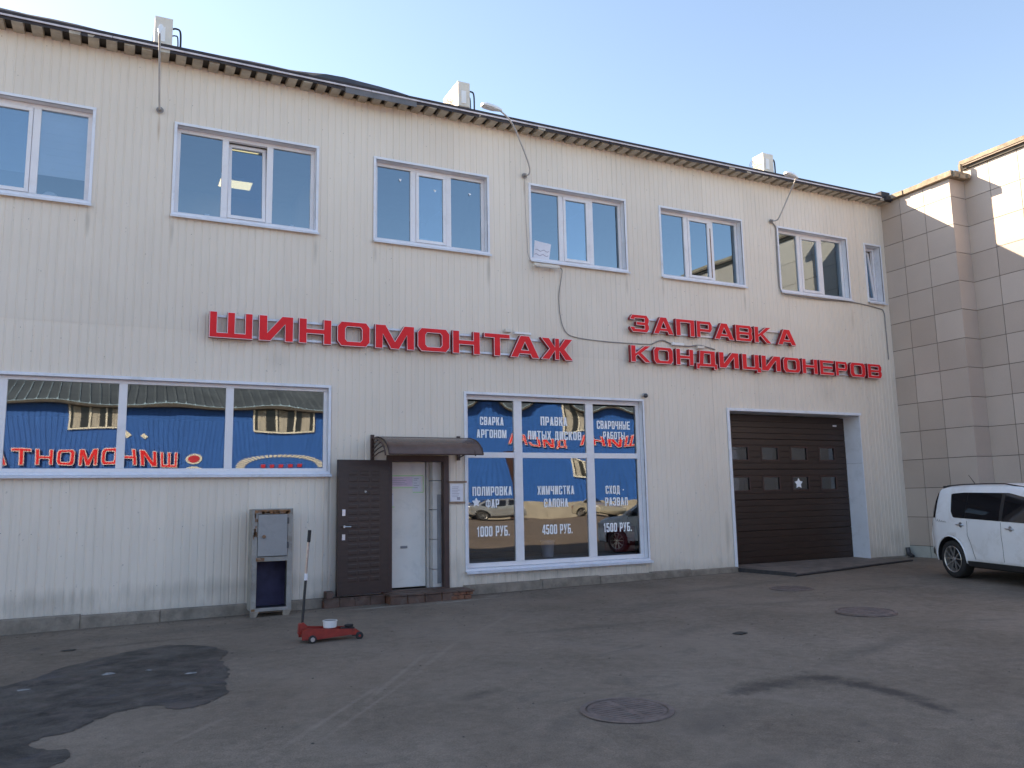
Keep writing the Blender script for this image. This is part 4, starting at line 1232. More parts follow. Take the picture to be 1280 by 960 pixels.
# ramp before the garage
rp = thing('garage_ramp', (13.3, -.5, .05), 'low worn metal and concrete ramp before the garage door', 'ramp')
mb = MB()
pts_t = [(11.36, gy, .112), (15.26, gy, .115), (15.5, -.75, gz(15.4) + .02), (11.55, -1.42, gz(11.5) + .03)]
b0 = len(mb.v); mb.v += pts_t + [(p[0], p[1], gz(p[0]) - .05) for p in pts_t]
for q in ((0, 3, 2, 1), (3, 7, 6, 2), (2, 6, 5, 1), (0, 4, 7, 3)): mb.face(q)
fix_normals(mb.build('ramp_plate', M['rust_dust'], rp))
mb = MB(); mb.tube([(11.5, -1.45, gz(11.5) + .028), (12.8, -1.27, gz(12.8) + .03), (14.2, -.98, gz(14) + .028), (15.6, -.78, gz(15.5) + .025)], .022, 6)
mb.build('edge_bar', M['dark_steel'], rp)
MB().bar((11.35, -.02, .07), (11.53, -1.44, gz(11.5) + .03), .03, .08).build('edge_bar', M['dark_steel'], rp)

# ================================================================== SIGNS
YB, YF = -.05, -.135
def sign(txt, spans, z0, z1, label, rails, s=.21, t=.25):
    t_ = thing('letter_sign', (spans[0][0], -.05, z0), label, 'sign', 'red channel letter signs')
    for c, (a, b) in zip(txt, spans):
        channel_letter(c, a, b - a, z0, z1 - z0, t_, YB, YF, t=t if c not in 'ШМЖ' else t * .92, s=s)
    for z in rails:
        MB().box(spans[0][0] + .03, -.049, z - .017, spans[-1][1] - .03, -.015, z + .017).build('rail', M['alu'], t_)
    for i in range(0, len(spans), 2):
        xx = (spans[i][0] + spans[i][1]) / 2
        for z in rails: MB().box(xx - .015, -.0148, z - .03, xx + .015, -.001, z + .03).build('standoff', M['alu'], t_)
    return t_
def px_spans(lst, s_, ox, oy, yy):
    # sign letters: widths measured on the photograph, turned into metres on the wall plane
    res = []
    for a, b in lst:
        o_ = []
        for q in (a, b):
            px = ox + q / s_; py = oy + yy(q) / s_
            d = _r2 * ((px - 640) / 1000.75) - _u2 * ((py - 480) / 1000.75) + _f
            t_ = (13 + YF) / d.y; o_.append(d.x * t_)
        res.append(tuple(o_))
    return res
sp1 = px_spans([(55, 195), (214, 325), (342, 447), (465, 570), (586, 712), (722, 825), (834, 922), (935, 1018), (1018, 1112), (1116, 1220)], 2.56, 240, 370, lambda q: 90 + (q - 55) * .063)
sign('ШИНОМОНТАЖ', sp1, 4.13, 4.545, 'long red letter sign ШИНОМОНТАЖ above the entrance door', (4.19, 4.49))
sp2 = px_spans([(99, 183), (201, 292), (302, 385), (393, 463), (472, 560), (567, 641), (650, 725), (752, 835)], 3.556, 760, 370, lambda q: 120 + (q - 92) * .07)
sign('ЗАПРАВКА', sp2, 4.80, 5.155, 'short upper red letter sign ЗАПРАВКА above the garage side', (4.85, 5.10))
sp3 = px_spans([(102, 192), (204, 290), (303, 381), (393, 485), (494, 582), (597, 680), (682, 768), (780, 855), (864, 932), (942, 1004), (1012, 1066), (1077, 1145), (1155, 1217)], 3.556, 760, 370, lambda q: 260 + (q - 92) * .07)
sign('КОНДИЦИОНЕРОВ', sp3, 4.195, 4.535, 'lower red letter sign КОНДИЦИОНЕРОВ above the garage door', (4.25, 4.48))
# transformer boxes on the rails
t = thing('power_supply', (6.55, -.06, 4.6), 'small white power supply on top of the ШИНОМОНТАЖ sign', 'power supply')
MB().bbox(6.38, -.10, 4.575, 6.72, -.05, 4.615, .004).build('case', M['lamp_white'], t)
MB().bbox(6.20, -.09, 4.60, 6.32, -.02, 4.66, .004).build('junction_box', M['ac'], t)
t = thing('power_supply', (10.1, -.06, 4.68), 'small white power supply between the two right sign lines', 'power supply')
MB().bbox(9.95, -.09, 4.61, 10.25, -.04, 4.665, .004).build('case', M['lamp_white'], t)
MB().bbox(10.60, -.08, 4.585, 10.78, -.03, 4.64, .004).build('junction_box', M['ac'], t)

# ================================================================== CABLES, LAMPS, CAMERA
def smooth_path(pts, m=8):
    P_ = [Vector(p) for p in pts]; out = []
    for i in range(len(P_) - 1):
        p0 = P_[max(i - 1, 0)]; p1 = P_[i]; p2 = P_[i + 1]; p3 = P_[min(i + 2, len(P_) - 1)]
        for k in range(m):
            u = k / m
            out.append(.5 * ((2 * p1) + (-p0 + p2) * u + (2 * p0 - 5 * p1 + 4 * p2 - p3) * u * u + (-p0 + 3 * p1 - 3 * p2 + p3) * u ** 3))
    out.append(P_[-1]); return out
def cable(pts, r, label):
    mb = MB().tube(smooth_path(pts), r, 6)
    return tag(mb.build('cable', M['cable'], smooth=True), label, 'cable', 'cables along the facade')
cable([(7.36, -.10, 5.93), (7.44, -.06, 5.90), (7.43, -.02, 5.7), (7.38, -.016, 5.4), (7.40, -.016, 5.0), (7.50, -.016, 4.72), (7.72, -.016, 4.62), (8.3, -.016, 4.585), (8.95, -.018, 4.585), (9.5, -.018, 4.60)], .009, 'cable dropping from the floodlight and running to the right sign')
cable([(9.5, -.018, 4.61), (9.75, -.02, 4.70), (10.0, -.02, 4.64), (10.4, -.02, 4.62), (10.7, -.02, 4.66), (11.1, -.02, 4.60)], .014, 'wavy cable between the two lines of the right sign')
cable([(12.95, -.02, 7.62), (13.03, -.018, 7.52), (13.035, -.016, 7.3), (13.02, -.016, 6.6), (13.03, -.016, 6.15), (13.10, -.07, 5.99), (13.3, -.07, 5.97), (14.3, -.04, 5.97), (15.3, -.02, 6.0), (16.15, -.016, 5.93), (16.33, -.016, 5.85), (16.35, -.016, 5.5), (16.36, -.016, 4.7)], .013, 'cable looping round the right window down to the corner')
cable([(6.694, -.02, 7.68), (6.70, -.018, 7.5), (6.70, -.016, 7.1), (6.72, -.016, 6.5), (6.75, -.016, 6.1), (6.85, -.08, 5.98)], .0035, 'thin cable from the middle lamp down beside its window')
t = thing('floodlight', (7.08, -.10, 5.93), 'long slim floodlight under the fourth upper window', 'floodlight')
MB().bbox(6.80, -.16, 5.90, 7.34, -.10, 5.955, .006).build('housing', M['ac'], t)
MB().box(6.84, -.155, 5.893, 7.30, -.105, 5.899).build('lens', M['white_plastic'], t)
for xx in (6.92, 7.22): MB().box(xx - .015, -.10, 5.915, xx + .015, -.004, 5.94).build('bracket', M['arm'], t)

def lamp(base, mids, tip, head_dir, label, hs=1.0):
    bx_, bz_ = base
    t_ = thing('wall_lamp', (bx_, -.01, bz_), label, 'lamp', 'curved arm lamps on the facade')
    mb = MB(); mb.lathe([(.055, -.012), (.05, -.002)], (bx_, -.012, bz_), 'y', 12); mb.tube([(bx_, -.01, bz_), (bx_, -.08, bz_)], .028, 8)
    mb.build('wall_plate', M['cable'], t_)
    pts = [(bx_, -.06, bz_)] + mids + [tip]
    mb = MB().tube(smooth_path(pts, 6), .0155, 8); mb.build('arm', M['arm'], t_, smooth=True)
    hd = Vector(head_dir).normalized(); T = Vector(tip)
    mb = MB(); u = Vector((0, 0, 1)); sdir = hd.cross(u).normalized()
    secs_ = [(-.04, .025, .03), (.05, .05, .045), (.16, .075, .05), (.30, .075, .045), (.36, .045, .03)]
    b0 = 0
    for d_, w2, h2 in secs_:
        c_ = T + hd * d_ * hs; w2 *= hs; h2 *= hs
        for (sx, sz) in ((-1, -.4), (1, -.4), (1, .3), (.55, 1), (-.55, 1), (-1, .3)):
            mb.v.append(tuple(c_ + sdir * sx * w2 + u * sz * h2))
    for i_ in range(len(secs_) - 1):
        for k in range(6): mb.face((i_ * 6 + k, i_ * 6 + (k + 1) % 6, (i_ + 1) * 6 + (k + 1) % 6, (i_ + 1) * 6 + k))
    mb.face(range(6)); mb.face([24 + k for k in range(6)][::-1])
    fix_normals(mb.build('lamp_head', M['lamp_white'], t_))
    mb = MB()
    for d0, d1 in ((.10 * hs, .30 * hs),):
        a_ = T + hd * d0 - u * .026; b_ = T + hd * d1 - u * .026
        mb.bar(a_, b_, .10 * hs, .012)
    mb.build('lens', M['tail_red'] if False else M['white_plastic'], t_)
lamp((.302, 7.71), [(.29, -.12, 7.72), (.275, -.26, 7.85), (.25, -.60, 8.20)], (.225, -1.05, 8.42), (0.10, .35, 1), 'straight curved-arm lamp left above the second upper window', .45)
lamp((6.694, 7.69), [(6.72, -.16, 7.68), (6.66, -.28, 7.80), (6.30, -.60, 8.12), (6.0, -.85, 8.30)], (5.70, -1.05, 8.34), (-1, -.12, .02), 'curved-arm lamp bent to the left above the fourth upper window')
lamp((12.907, 7.645), [(12.95, -.12, 7.64), (12.90, -.28, 7.66), (12.86, -.60, 7.98)], (12.74, -1.0, 8.28), (-1, -.12, .06), 'curved-arm lamp above the right wide window')
t = thing('security_camera', (9.245, -.03, 3.55), 'small grey dome camera above the shop window corner', 'camera')
MB().lathe([(.045, -.012), (.045, -.03), (.03, -.045)], (9.245, 0, 3.56), 'y', 14).build('base', M['arm'], t)
mb = MB()
mb.lathe([(.001, .045), (.022, .04), (.04, .022), (.046, 0), (.04, -.022), (.022, -.04), (.001, -.045)], (9.25, -.075, 3.545), 'z', 14)
mb.build('dome', M['dark_steel'], t, smooth=True)

# ================================================================== AIR CONDITIONERS
def air_con(x0, x1, y0, y1, z0, z1, label):
    t_ = thing('air_conditioner', ((x0 + x1) / 2, (y0 + y1) / 2, z0), label, 'air conditioner', 'outdoor units on the roof edge')
    MB().bbox(x0, y0, z0 + .04, x1, y1, z1, .012).build('case', M['ac'], t_)
    mb = MB(); cyy = (y0 + y1) / 2 + .08; czz = (z0 + z1) / 2
    for r_ in (.22, .17, .12, .07):
        n_ = 20
        mb.tube([(x0 - .012, cyy + r_ * math.cos(6.283 * k / n_), czz + r_ * math.sin(6.283 * k / n_)) for k in range(n_ + 1)], .006, 4)
    for k in range(6):
        a_ = k * math.pi / 3
        mb.bar((x0 - .012, cyy, czz), (x0 - .012, cyy + .22 * math.cos(a_), czz + .22 * math.sin(a_)), .006, .006)
    mb.build('fan_grille', M['grey_board'], t_)
    MB().bbox(x0 + .06, y0 - .012, z0 + .10, x0 + .16, y0 - .0005, z0 + .36, .004).build('service_cover', M['lamp_white'], t_)
    for yy in (y0 + .1, y1 - .14): MB().box(x0 - .01, yy, z0 - .28, x1 + .02, yy + .05, z0 + .039).build('foot', M['dark_steel'], t_)
    mb = MB().tube(smooth_path([(x1 - .01, y0 + .12, z0 + .42), (x1 + .06, y0 + .10, z0 + .43), (x1 + .12, y0 + .10, z0 + .38), (x1 + .13, y0 + .1, z0 + .10), (x1 + .13, y0 + .12, z0 - .22)]), .016, 8)
    mb.build('pipe', M['black'], t_, smooth=True)
    mb = MB().tube(smooth_path([(x1 - .01, y0 + .2, z0 + .34), (x1 + .05, y0 + .2, z0 + .36), (x1 + .09, y0 + .2, z0 + .30), (x1 + .10, y0 + .2, z0 - .2)]), .011, 8)
    mb.build('pipe', M['black'], t_, smooth=True)
air_con(.176, .445, .30, 1.08, 8.94, 9.475, 'roof air conditioner behind the left curved lamp')
air_con(5.476, 5.72, .30, 1.08, 8.98, 9.525, 'roof air conditioner above the third upper window')
air_con(13.12, 13.43, .30, .66, 8.95, 9.45, 'roof air conditioner near the right end of the roof')

# ================================================================== METAL CABINET
cb = thing('metal_cabinet', (2.08, -.3, gz(2)), 'rusty grey metal cabinet with empty lower bay against the wall', 'cabinet')
c0, c1, cyf, cyb, zb, zt = 1.795, 2.36, -.56, -.12, gz(2), 1.50
mb = MB()
mb.box(c0, cyf + .03, .02, c0 + .012, cyb, zt - .01); mb.box(c1 - .012, cyf + .03, .02, c1, cyb, zt - .01)
mb.box(c0 + .012, cyb - .012, .02, c1 - .012, cyb, zt - .01); mb.box(c0, cyf + .03, zt - .0098, c1, cyb, zt)
mb.build('case', M['grey_paint'], cb)
mb = MB(); ring(mb, c0 - .01, .02, c1 + .01, zt + .004, .075, cyf, cyf + .03, wb=.05)
mb.bbox(c0 + .065, cyf + .0006, .735, c1 - .065, cyf + .03, .80, .004)
mb.build('front_frame', M['grey_paint'], cb)
mb = MB(); mb.bbox(c0 + .07, cyf - .012, .81, c1 - .07, cyf + .01, 1.42, .006); dr = mb.build('door', M['grey_door'], cb)
MB().lathe([(.012, -.0), (.016, -.03), (.026, -.045), (.02, -.055)], (c0 + .15, cyf - .012, 1.10), 'y', 12).build('knob', M['rust'], dr)
for z in (.92, 1.28): MB().lathe([(.012, z), (.012, z + .09)], (c1 - .062, cyf - .012, 0), 'z', 8).build('hinge', M['dark_steel'], dr)
MB().box(c0 + .02, cyb - .04, .05, c1 - .02, cyb - .013, .74).build('back_board', M['cab_in'], cb)
MB().box(c0 + .012, cyf + .03, .045, c1 - .012, cyb - .013, .06).build('bottom_shelf', M['dark_steel'], cb)
mb = MB()
rnd = random.Random(31)
mb.box(c0 + .02, cyf - .0035, zt - .055, c1 - .03, cyf - .0005, zt - .012)
for k in range(26):
    a_ = c0 + .03 + rnd.random() * .46; mb.box(a_, cyf - .0042, zt - .055 - rnd.random() * .02, a_ + rnd.uniform(.01, .05), cyf - .0012, zt - .035)
for k in range(16):
    z_ = 1.05 + rnd.random() * .38; xx = c0 + rnd.uniform(.0, .045); mb.box(xx, cyf - .0036, z_, xx + rnd.uniform(.008, .025), cyf - .0007, z_ + rnd.uniform(.02, .08))
mb.box(c0 + .05, cyf - .0033, .742, c0 + .17, cyf - .0008, .79)
mb.box(c0 - .0, cyf - .0033, .03, c0 + .05, cyf - .0008, .06)
mb.build('rust_patch', M['rust'], cb)
mb = MB()
for xx in (c0 - .01, c1 - .11):
    b = len(mb.v); mb.v += [(xx, cyf, .02), (xx + .12, cyf, .02), (xx + .08, cyf, zb), (xx, cyf, zb), (xx, cyf + .08, .02), (xx + .12, cyf + .08, .02), (xx + .08, cyf + .08, zb), (xx, cyf + .08, zb)]
    for q in ((0, 3, 2, 1), (4, 5, 6, 7), (0, 1, 5, 4), (1, 2, 6, 5), (2, 3, 7, 6), (3, 0, 4, 7)): mb.face([b + i_ for i_ in q])
fix_normals(mb.build('foot', M['concrete'], cb))

# ================================================================== TROLLEY JACK
jx, jy = 2.03, -3.02
J = thing('trolley_jack', (jx, jy, gz(jx)), 'red trolley jack with long upright handle on the asphalt', 'jack', rz=R(-2))
def prism(mb, prof, y0, y1, mi=0):
    n = len(prof); b = len(mb.v)
    mb.v += [(x, y0, z) for x, z in prof] + [(x, y1, z) for x, z in prof]
    for i_ in range(n):
        j_ = (i_ + 1) % n; mb.face((b + i_, b + j_, b + n + j_, b + n + i_), mi)
    mb.face([b + i_ for i_ in range(n)][::-1], mi); mb.face([b + n + i_ for i_ in range(n)], mi)
side = [(-.02, .045), (.10, .035), (.55, .062), (.66, .052), (.68, .085), (.62, .125), (.30, .150), (.12, .165), (.05, .175), (-.02, .155)]
for yy in (-.135, .105):
    mb = MB(); prism(mb, side, yy, yy + .018)
    fix_normals(mb.build('side_plate', M['jack_red'], J, local=True))
mb = MB(); prism(mb, [(.0, .06), (.34, .07), (.34, .125), (.0, .14)], -.115, .103); prism(mb, [(.34, .075), (.60, .08), (.60, .10), (.34, .12)], -.07, .06)
fix_normals(mb.build('lift_arm', M['jack_red'], J, local=True))
mb = MB(); prism(mb, [(-.05, .10), (.07, .10), (.05, .20), (.01, .235), (-.04, .215)], -.045, .035)
fix_normals(mb.build('handle_socket', M['jack_red'], J, local=True))
mb = MB(); mb.tube([(-.0, 0, .19), (.02, 0, .50)], .0165, 10); mb.tube([(.02, 0, .50), (.035, 0, .74)], .0165, 10)
mb.build('handle_lower', M['black_plastic'], J, local=True)
mb = MB(); mb.tube([(.035, 0, .72), (.037, 0, .80)], .020, 10); mb.build('handle_label', M['paper'], J, local=True)
mb = MB(); mb.tube([(.037, 0, .80), (.062, 0, 1.19)], .0135, 10); mb.build('handle_upper', M['copper'], J, local=True)
mb = MB(); mb.tube([(.061, 0, 1.17), (.063, 0, 1.18), (.072, 0, 1.31), (.0725, 0, 1.315)], [.017, .021, .021, .017], 10); mb.build('grip', M['black'], J, local=True)
mb = MB(); mb.lathe([(.03, .118), (.045, .135), (.05, .165), (.055, .17), (.055, .178), (.045, .182)], (.56, -.005, -.015), 'z', 16)
mb.box(.46, -.05, .112, .62, .045, .135)
mb.build('saddle', M['black_plastic'], J, local=True)
for (wx, wy, wr) in ((.10, -.165, .047), (.10, .135, .047), (.66, -.155, .046), (.66, .120, .046)):
    mb = MB(); mb.lathe([(.015, 0), (wr * .8, 0), (wr, .006), (wr, .024), (wr * .8, .03), (.015, .03)], (wx, wy, wr), 'y', 18)
    w_ = mb.build('wheel', M['black'], J, local=True)
    mb = MB(); hr = .026 if wx < .3 else .014; mb.lathe([(.001, -.004), (hr, -.004), (hr, .034), (.001, .034)], (wx, wy, wr), 'y', 10); mb.build('hub', M['steel'] if wx < .3 else M['jack_red'], w_, local=True)
# white tub standing on the jack
t = thing('plastic_tub', (jx + .33, jy - .02, gz(jx) + .152), 'white round plastic tub set on the red jack', 'tub', rz=0)
mb = MB(); mb.lathe([(.078, .0), (.084, .07), (.087, .07), (.087, .08), (.08, .08), (.074, .01), (.0, .01)], n=22, closed=True); mb.lathe([(.078, 0.0), (.0, 0.0)], n=22, closed=True)
mb.build('tub_body', M['white_plastic'], t, local=True, smooth=False)
MB().lathe([(.0, .078), (.081, .078), (.081, .07)], n=22, closed=True).build('contents', M['litter'], t, local=True)

# ================================================================== ANNEX (porcelain clad wing)
A = thing('annex_building', (17.5, -4, 0), 'beige porcelain tiled annex joining the corner at right', 'building')
ZJ = [.34, .99] + [1.65 + .65 * k for k in range(11)]      # joints up to 8.15
X1, X2, YC = XR + .0, 17.06, -1.84
gap = .006
def pan(name, x0, y0, z0, x1, y1, z1, mat, face):
    """thin slab with a shadow gap round it; face: 'x' looks to -x, 'y' looks to -y"""
    mb = MB(); t_ = .012
    r_ = random.uniform(-.0012, .0012)
    if face == 'x': mb.box(x0 + r_, y0 + gap, z0 + gap, x0 + t_, y1 - gap, z1 - gap)
    else: mb.box(x0 + gap, y0 + r_, z0 + gap, x1 - gap, y0 + t_, z1 - gap)
    mb.v = [(q[0] + random.uniform(-.0012, .0012) * (face == 'x'), q[1] + random.uniform(-.0012, .0012) * (face == 'y'), q[2]) for q in mb.v]
    return mb.build(name, mat, A)
zrows = [(-.05, .34)] + list(zip(ZJ, ZJ[1:]))
def col(face, a, b, fixed, ztop):
    rows = [(p, q) for p, q in zrows if p < ztop - .05]
    rows = rows + ([(ZJ[-1], ztop)] if ztop > ZJ[-1] + .05 else [])
    for (p, q) in rows:
        m_ = M['plinth_tile'] if p < 0 else M['porcelain']
        if face == 'x': pan('facade_panel', fixed, a, p, 0, b, q, m_, 'x')
        else: pan('facade_panel', a, fixed, p, b, 0, q, m_, 'y')
for a, b in ((-.535, .0), (-1.17, -.535), (YC, -1.17)): col('x', a, b, X1, 8.57)
col('y', X1 + .002, X2 + .012, YC, 8.57)
ycols = [YC + .005, -2.43] + [-2.43 - .65 * k for k in range(1, 13)]
for b, a in zip(ycols, ycols[1:]): col('x', a, b, X2, 8.83)
YE = ycols[-1]
col('y', X2 + .014, X2 + .66, YE, 8.83)
# dark backing just behind the panels, then the mass of the block
MB().box(X1 + .013, YC + .013, -.3, X2 + .3, 3.0, 8.56).build('wall_core', M['dark_void'], A)
MB().box(X2 + .013, YE + .013, -.3, 26, YC + .012, 8.83).build('wall_core', M['dark_void'], A)
MB().box(X2 + .302, YC + .013, -.3, 26, 14, 8.83).build('wall_core', M['dark_void'], A)
# concrete coping on the jutting bay, split in slabs
M['coping'] = simple('crumbling_concrete_coping', (.31, .245, .18), .9, var=.35, scale=7, bump=.7, dirt=(.20, .15, .11), dirt_amt=.8)
yy = 1.0; rnd = random.Random(17)
while yy > -1.95:
    y2 = max(yy - rnd.uniform(.4, .75), -1.97)
    if y2 < -1.6: y2 = -1.97
    mb = MB(); e_ = rnd.uniform(-.02, .015)
    mb.box(X1 - .10 + e_, y2 + .004, 8.575, X2 - .02, yy, 8.69 + rnd.uniform(-.012, .01))
    o = mb.build('coping_slab', M['coping'], A)
    yy = y2
    if y2 <= -1.96: break
mb = MB(); mb.box(X1 - .05, -2.02, 8.55, X2 - .03, -1.972, 8.68); mb.box(X1 + .1, -2.04, 8.53, X1 + .28, -1.98, 8.62); mb.box(X1 + .35, -2.06, 8.56, X1 + .44, -1.98, 8.64)
mb.build('broken_edge', M['coping'], A)
MB().box(X1 + .30, -1.93, 8.72, X2 - .125, -1.88, 8.93).build('end_board', M['coping'], A)
# cornice of the higher wall
M['cornice'] = simple('brown_cornice_metal', (.22, .16, .12), .6, var=.2, scale=5)
y_ = YC
while y_ > YE - .1:
    y2 = max(y_ - 1.5, YE - .1)
    MB().box(X2 - .10, y2 + .003, 8.90, 20, y_, 8.935).build('cornice', M['cornice'], A)
    MB().box(X2 - .05, y2 + .003, 8.832, 20, y_, 8.898).build('cornice', M['dark_void'], A)
    MB().box(X2 - .115, y2 + .003, 8.937, 20, y_, 9.03).build('cornice', M['coping'], A)
    y_ = y2
# drain boot in the corner
t = thing('drain_outlet', (16.38, -.12, gz(16.4)), 'small dark drain outlet at the wall foot in the corner', 'drain')
mb = MB(); mb.tube([(16.40, -.06, .30), (16.40, -.08, .16), (16.37, -.20, .10)], .05, 10, cap=True); mb.build('elbow', M['dark_steel'], t)
MB().bbox(16.28, -.14, gz(16) + .0, 16.50, -.05, .10, .01).build('base', M['concrete'], t)

# ================================================================== CARS
def smooth01(a, b, x):
    u = max(0, min(1, (x - a) / (b - a))); return u * u * (3 - 2 * u)
PROF_BOXY = [(-.76, .62), (-.75, .80), (-.68, .98), (-.62, 1.06), (-.50, 1.33), (-.43, 1.52), (-.38, 1.575), (-.2, 1.605), (.4, 1.62), (1.2, 1.61), (1.6, 1.58), (1.85, 1.50), (2.17, 1.24), (2.42, 1.04), (2.6, 1.01), (2.95, .96), (3.15, .88), (3.28, .74), (3.34, .58)]
PROF_SEDAN = [(-.95, .62), (-.94, .85), (-.85, .95), (-.45, 1.0), (-.25, 1.05), (.15, 1.30), (.40, 1.40), (.8, 1.45), (1.2, 1.44), (1.45, 1.38), (1.9, 1.12), (2.1, 1.0), (2.5, .97), (3.0, .90), (3.3, .80), (3.42, .68), (3.46, .56)]
def make_car(prof, paint, label, loc, rz, group=None, half=.90, belt=1.0, wb=2.57, sideglass=None, suv=True):
    T = thing('parked_car', loc, label, 'car', group, rz)
    def ztop(X):
        for (a, za), (b, zb_) in zip(prof, prof[1:]):
            if a <= X <= b: return za + (zb_ - za) * (X - a) / (b - a)
        return prof[0][1] if X < prof[0][0] else prof[-1][1]
    xr, xf = prof[0][0], prof[-1][0]
    def hw(X, z):
        e = half - .16 * (1 - smooth01(xr - .02, xr + .45, X)) ** 1.6 - .17 * smooth01(xf - .75, xf + .05, X) ** 1.5
        if z < .45: e -= .035 * ((.45 - z) / .25) ** 2
        e += .012 * math.exp(-((z - .78) / .08) ** 2)
        if z > belt: e -= .18 * ((z - belt) / .62) ** 1.25
        for wx in (0, wb):
            d_ = math.hypot(X - wx, z - .33)
            e += .022 * max(0, 1 - abs(d_ - .40) / .12)
        return e
    # body skin by stations
    Xs = sorted(set([round(p[0], 3) for p in prof] + [round(xr + (xf - xr) * i_ / 52, 3) for i_ in range(53)]))
    NZ = 13; mb = MB(); rings = []
    for X in Xs:
        zt_ = ztop(X); zb0 = .24 + .10 * (1 - smooth01(xr, xr + .5, X)) + .02 * smooth01(xf - .5, xf, X)
        ring_ = []
        for sgn in (1,):
            pass
        up = [(hw(X, zb0) * .86, zb0)]
        for k in range(NZ):
            z = zb0 + .03 + (zt_ - .05 - zb0 - .03) * k / (NZ - 1)
            up.append((hw(X, z), z))
        wtop = up[-1][0]
        up += [(wtop - .035, zt_ - .018), (wtop - .10, zt_ - .002), (wtop * .5, zt_ + .012), (0, zt_ + .016)]
        left = [(X, y, z) for y, z in up]
        right = [(X, -y, z) for y, z in up[:-1]][::-1]
        ring_ = left + right
        rings.append(len(mb.v)); mb.v += ring_
    n = len(ring_)
    for i_ in range(len(rings) - 1):
        a, b = rings[i_], rings[i_ + 1]
        for k in range(n):
            mb.face((a + k, a + (k + 1) % n, b + (k + 1) % n, b + k))
    mb.face([rings[0] + k for k in range(n)]); mb.face([rings[-1] + k for k in range(n)][::-1])
    body = fix_normals(mb.build('body', [paint, M['black_plastic']], T, local=True, smooth=True))
    # wheel arches
    import bmesh
    cut = MB()
    for wx in (0, wb):
        for sgn in (-1, 1):
            cut.lathe([(.385, min(sgn * .58, sgn * 1.2)), (.385, max(sgn * .58, sgn * 1.2))], (wx, 0, .335), 'y', 36, mi=0)
    co = fix_normals(cut.build('cutter', M['black_plastic'], None))
    md = body.modifiers.new('b', 'BOOLEAN'); md.operation = 'DIFFERENCE'; md.object = co; md.solver = 'EXACT'
    bpy.context.view_layer.update()
    # cutter must share the car's frame
    co.parent = T; bpy.context.view_layer.update()
    dg = bpy.context.evaluated_depsgraph_get()
    nm = bpy.data.meshes.new_from_object(body.evaluated_get(dg))
    body.modifiers.clear(); body.data = nm
    bpy.data.objects.remove(co)
    nm.materials.clear(); nm.materials.append(paint); nm.materials.append(M['black_plastic'])
    for p in nm.polygons:
        c_ = p.center
        p.material_index = 0
        for wx in (0, wb):
            if math.hypot(c_.x - wx, c_.z - .335) < .384 and abs(c_.y) < .92 and abs(p.normal.y) < .5 or (abs(abs(c_.y) - .58) < .02 and math.hypot(c_.x - wx, c_.z - .335) < .38): p.material_index = 1
        if c_.z < .30: p.material_index = 1
        if suv and c_.x < xr + .25 and c_.z < .50: p.material_index = 1
    def patch(name, f_lo, f_hi, a, b, mat, sgn, off=.004, nx=14, nz=6, parent=T):
        m2 = MB()
        for i_ in range(nx + 1):
            X = a + (b - a) * i_ / nx
            for j_ in range(nz + 1):
                z = f_lo(X) + (f_hi(X) - f_lo(X)) * j_ / nz
                m2.v.append((X, sgn * (hw(X, z) + off), z))
        for i_ in range(nx):
            for j_ in range(nz):
                q = i_ * (nz + 1) + j_
                f_ = (q, q + nz + 1, q + nz + 2, q + 1)
                m2.face(f_ if sgn < 0 else f_[::-1])
        return m2.build(name, mat, parent, local=True, smooth=True)
    def lerp(pts):
        def f(X):
            if X <= pts[0][0]: return pts[0][1]
            for (a, za), (b, zb_) in zip(pts, pts[1:]):
                if a <= X <= b: return za + (zb_ - za) * (X - a) / (b - a)
            return pts[-1][1]
        return f
    sg_lo, sg_hi, ga, gb = sideglass
    lo_, hi_ = lerp(sg_lo), lerp(sg_hi)
    for sgn in (-1, 1):
        pil = (1.02, 1.10)
        patch('side_window', lo_, hi_, ga, .40 if suv else pil[0], M['car_glass'], sgn, .005)
        patch('side_window', lo_, hi_, (.41 if suv else pil[1]), 1.24 if suv else gb, M['car_glass'], sgn, .005)
        if suv:
            patch('side_window', lo_, hi_, 1.32, gb, M['car_glass'], sgn, .005)
            patch('pillar_trim', lo_, hi_, ga, gb, M['black_plastic'], sgn, .0025, 24)
        # door seams
        m2 = MB()
        for X0 in (.46 if suv else .5, 1.28 if suv else 1.07, 2.22 if suv else 2.02):
            pts_ = [(X0 + (.0 if z > .62 else 0), sgn * (hw(X0, z) + .0015), z) for z in [.36 + k * (belt - .36) / 8 for k in range(9)]]
            if X0 < .6: pts_ = [(X0 + (.16 * max(0, (.75 - p[2]) / .4) if True else 0), sgn * (hw(X0, p[2]) + .0015), p[2]) for p in pts_]
            m2.tube(pts_, .0035, 4)
        m2.build('door_seam', M['black_plastic'], T, local=True)
        patch('rocker_trim', lambda X: .235, lambda X: .325, .42, wb - .44, M['black_plastic'], sgn, .012, 16, 3)
        # arch lips
        for wx in (0, wb):
            m2 = MB(); pts_ = []
            for k in range(19):
                a_ = math.radians(-8 + k * 196 / 18)
                X, z = wx + .392 * math.cos(a_), .335 + .392 * math.sin(a_)
                pts_.append((X, sgn * (hw(X, z) + .002), z))
            m2.tube(pts_, .013, 6); m2.build('arch_trim', paint, T, local=True, smooth=True)
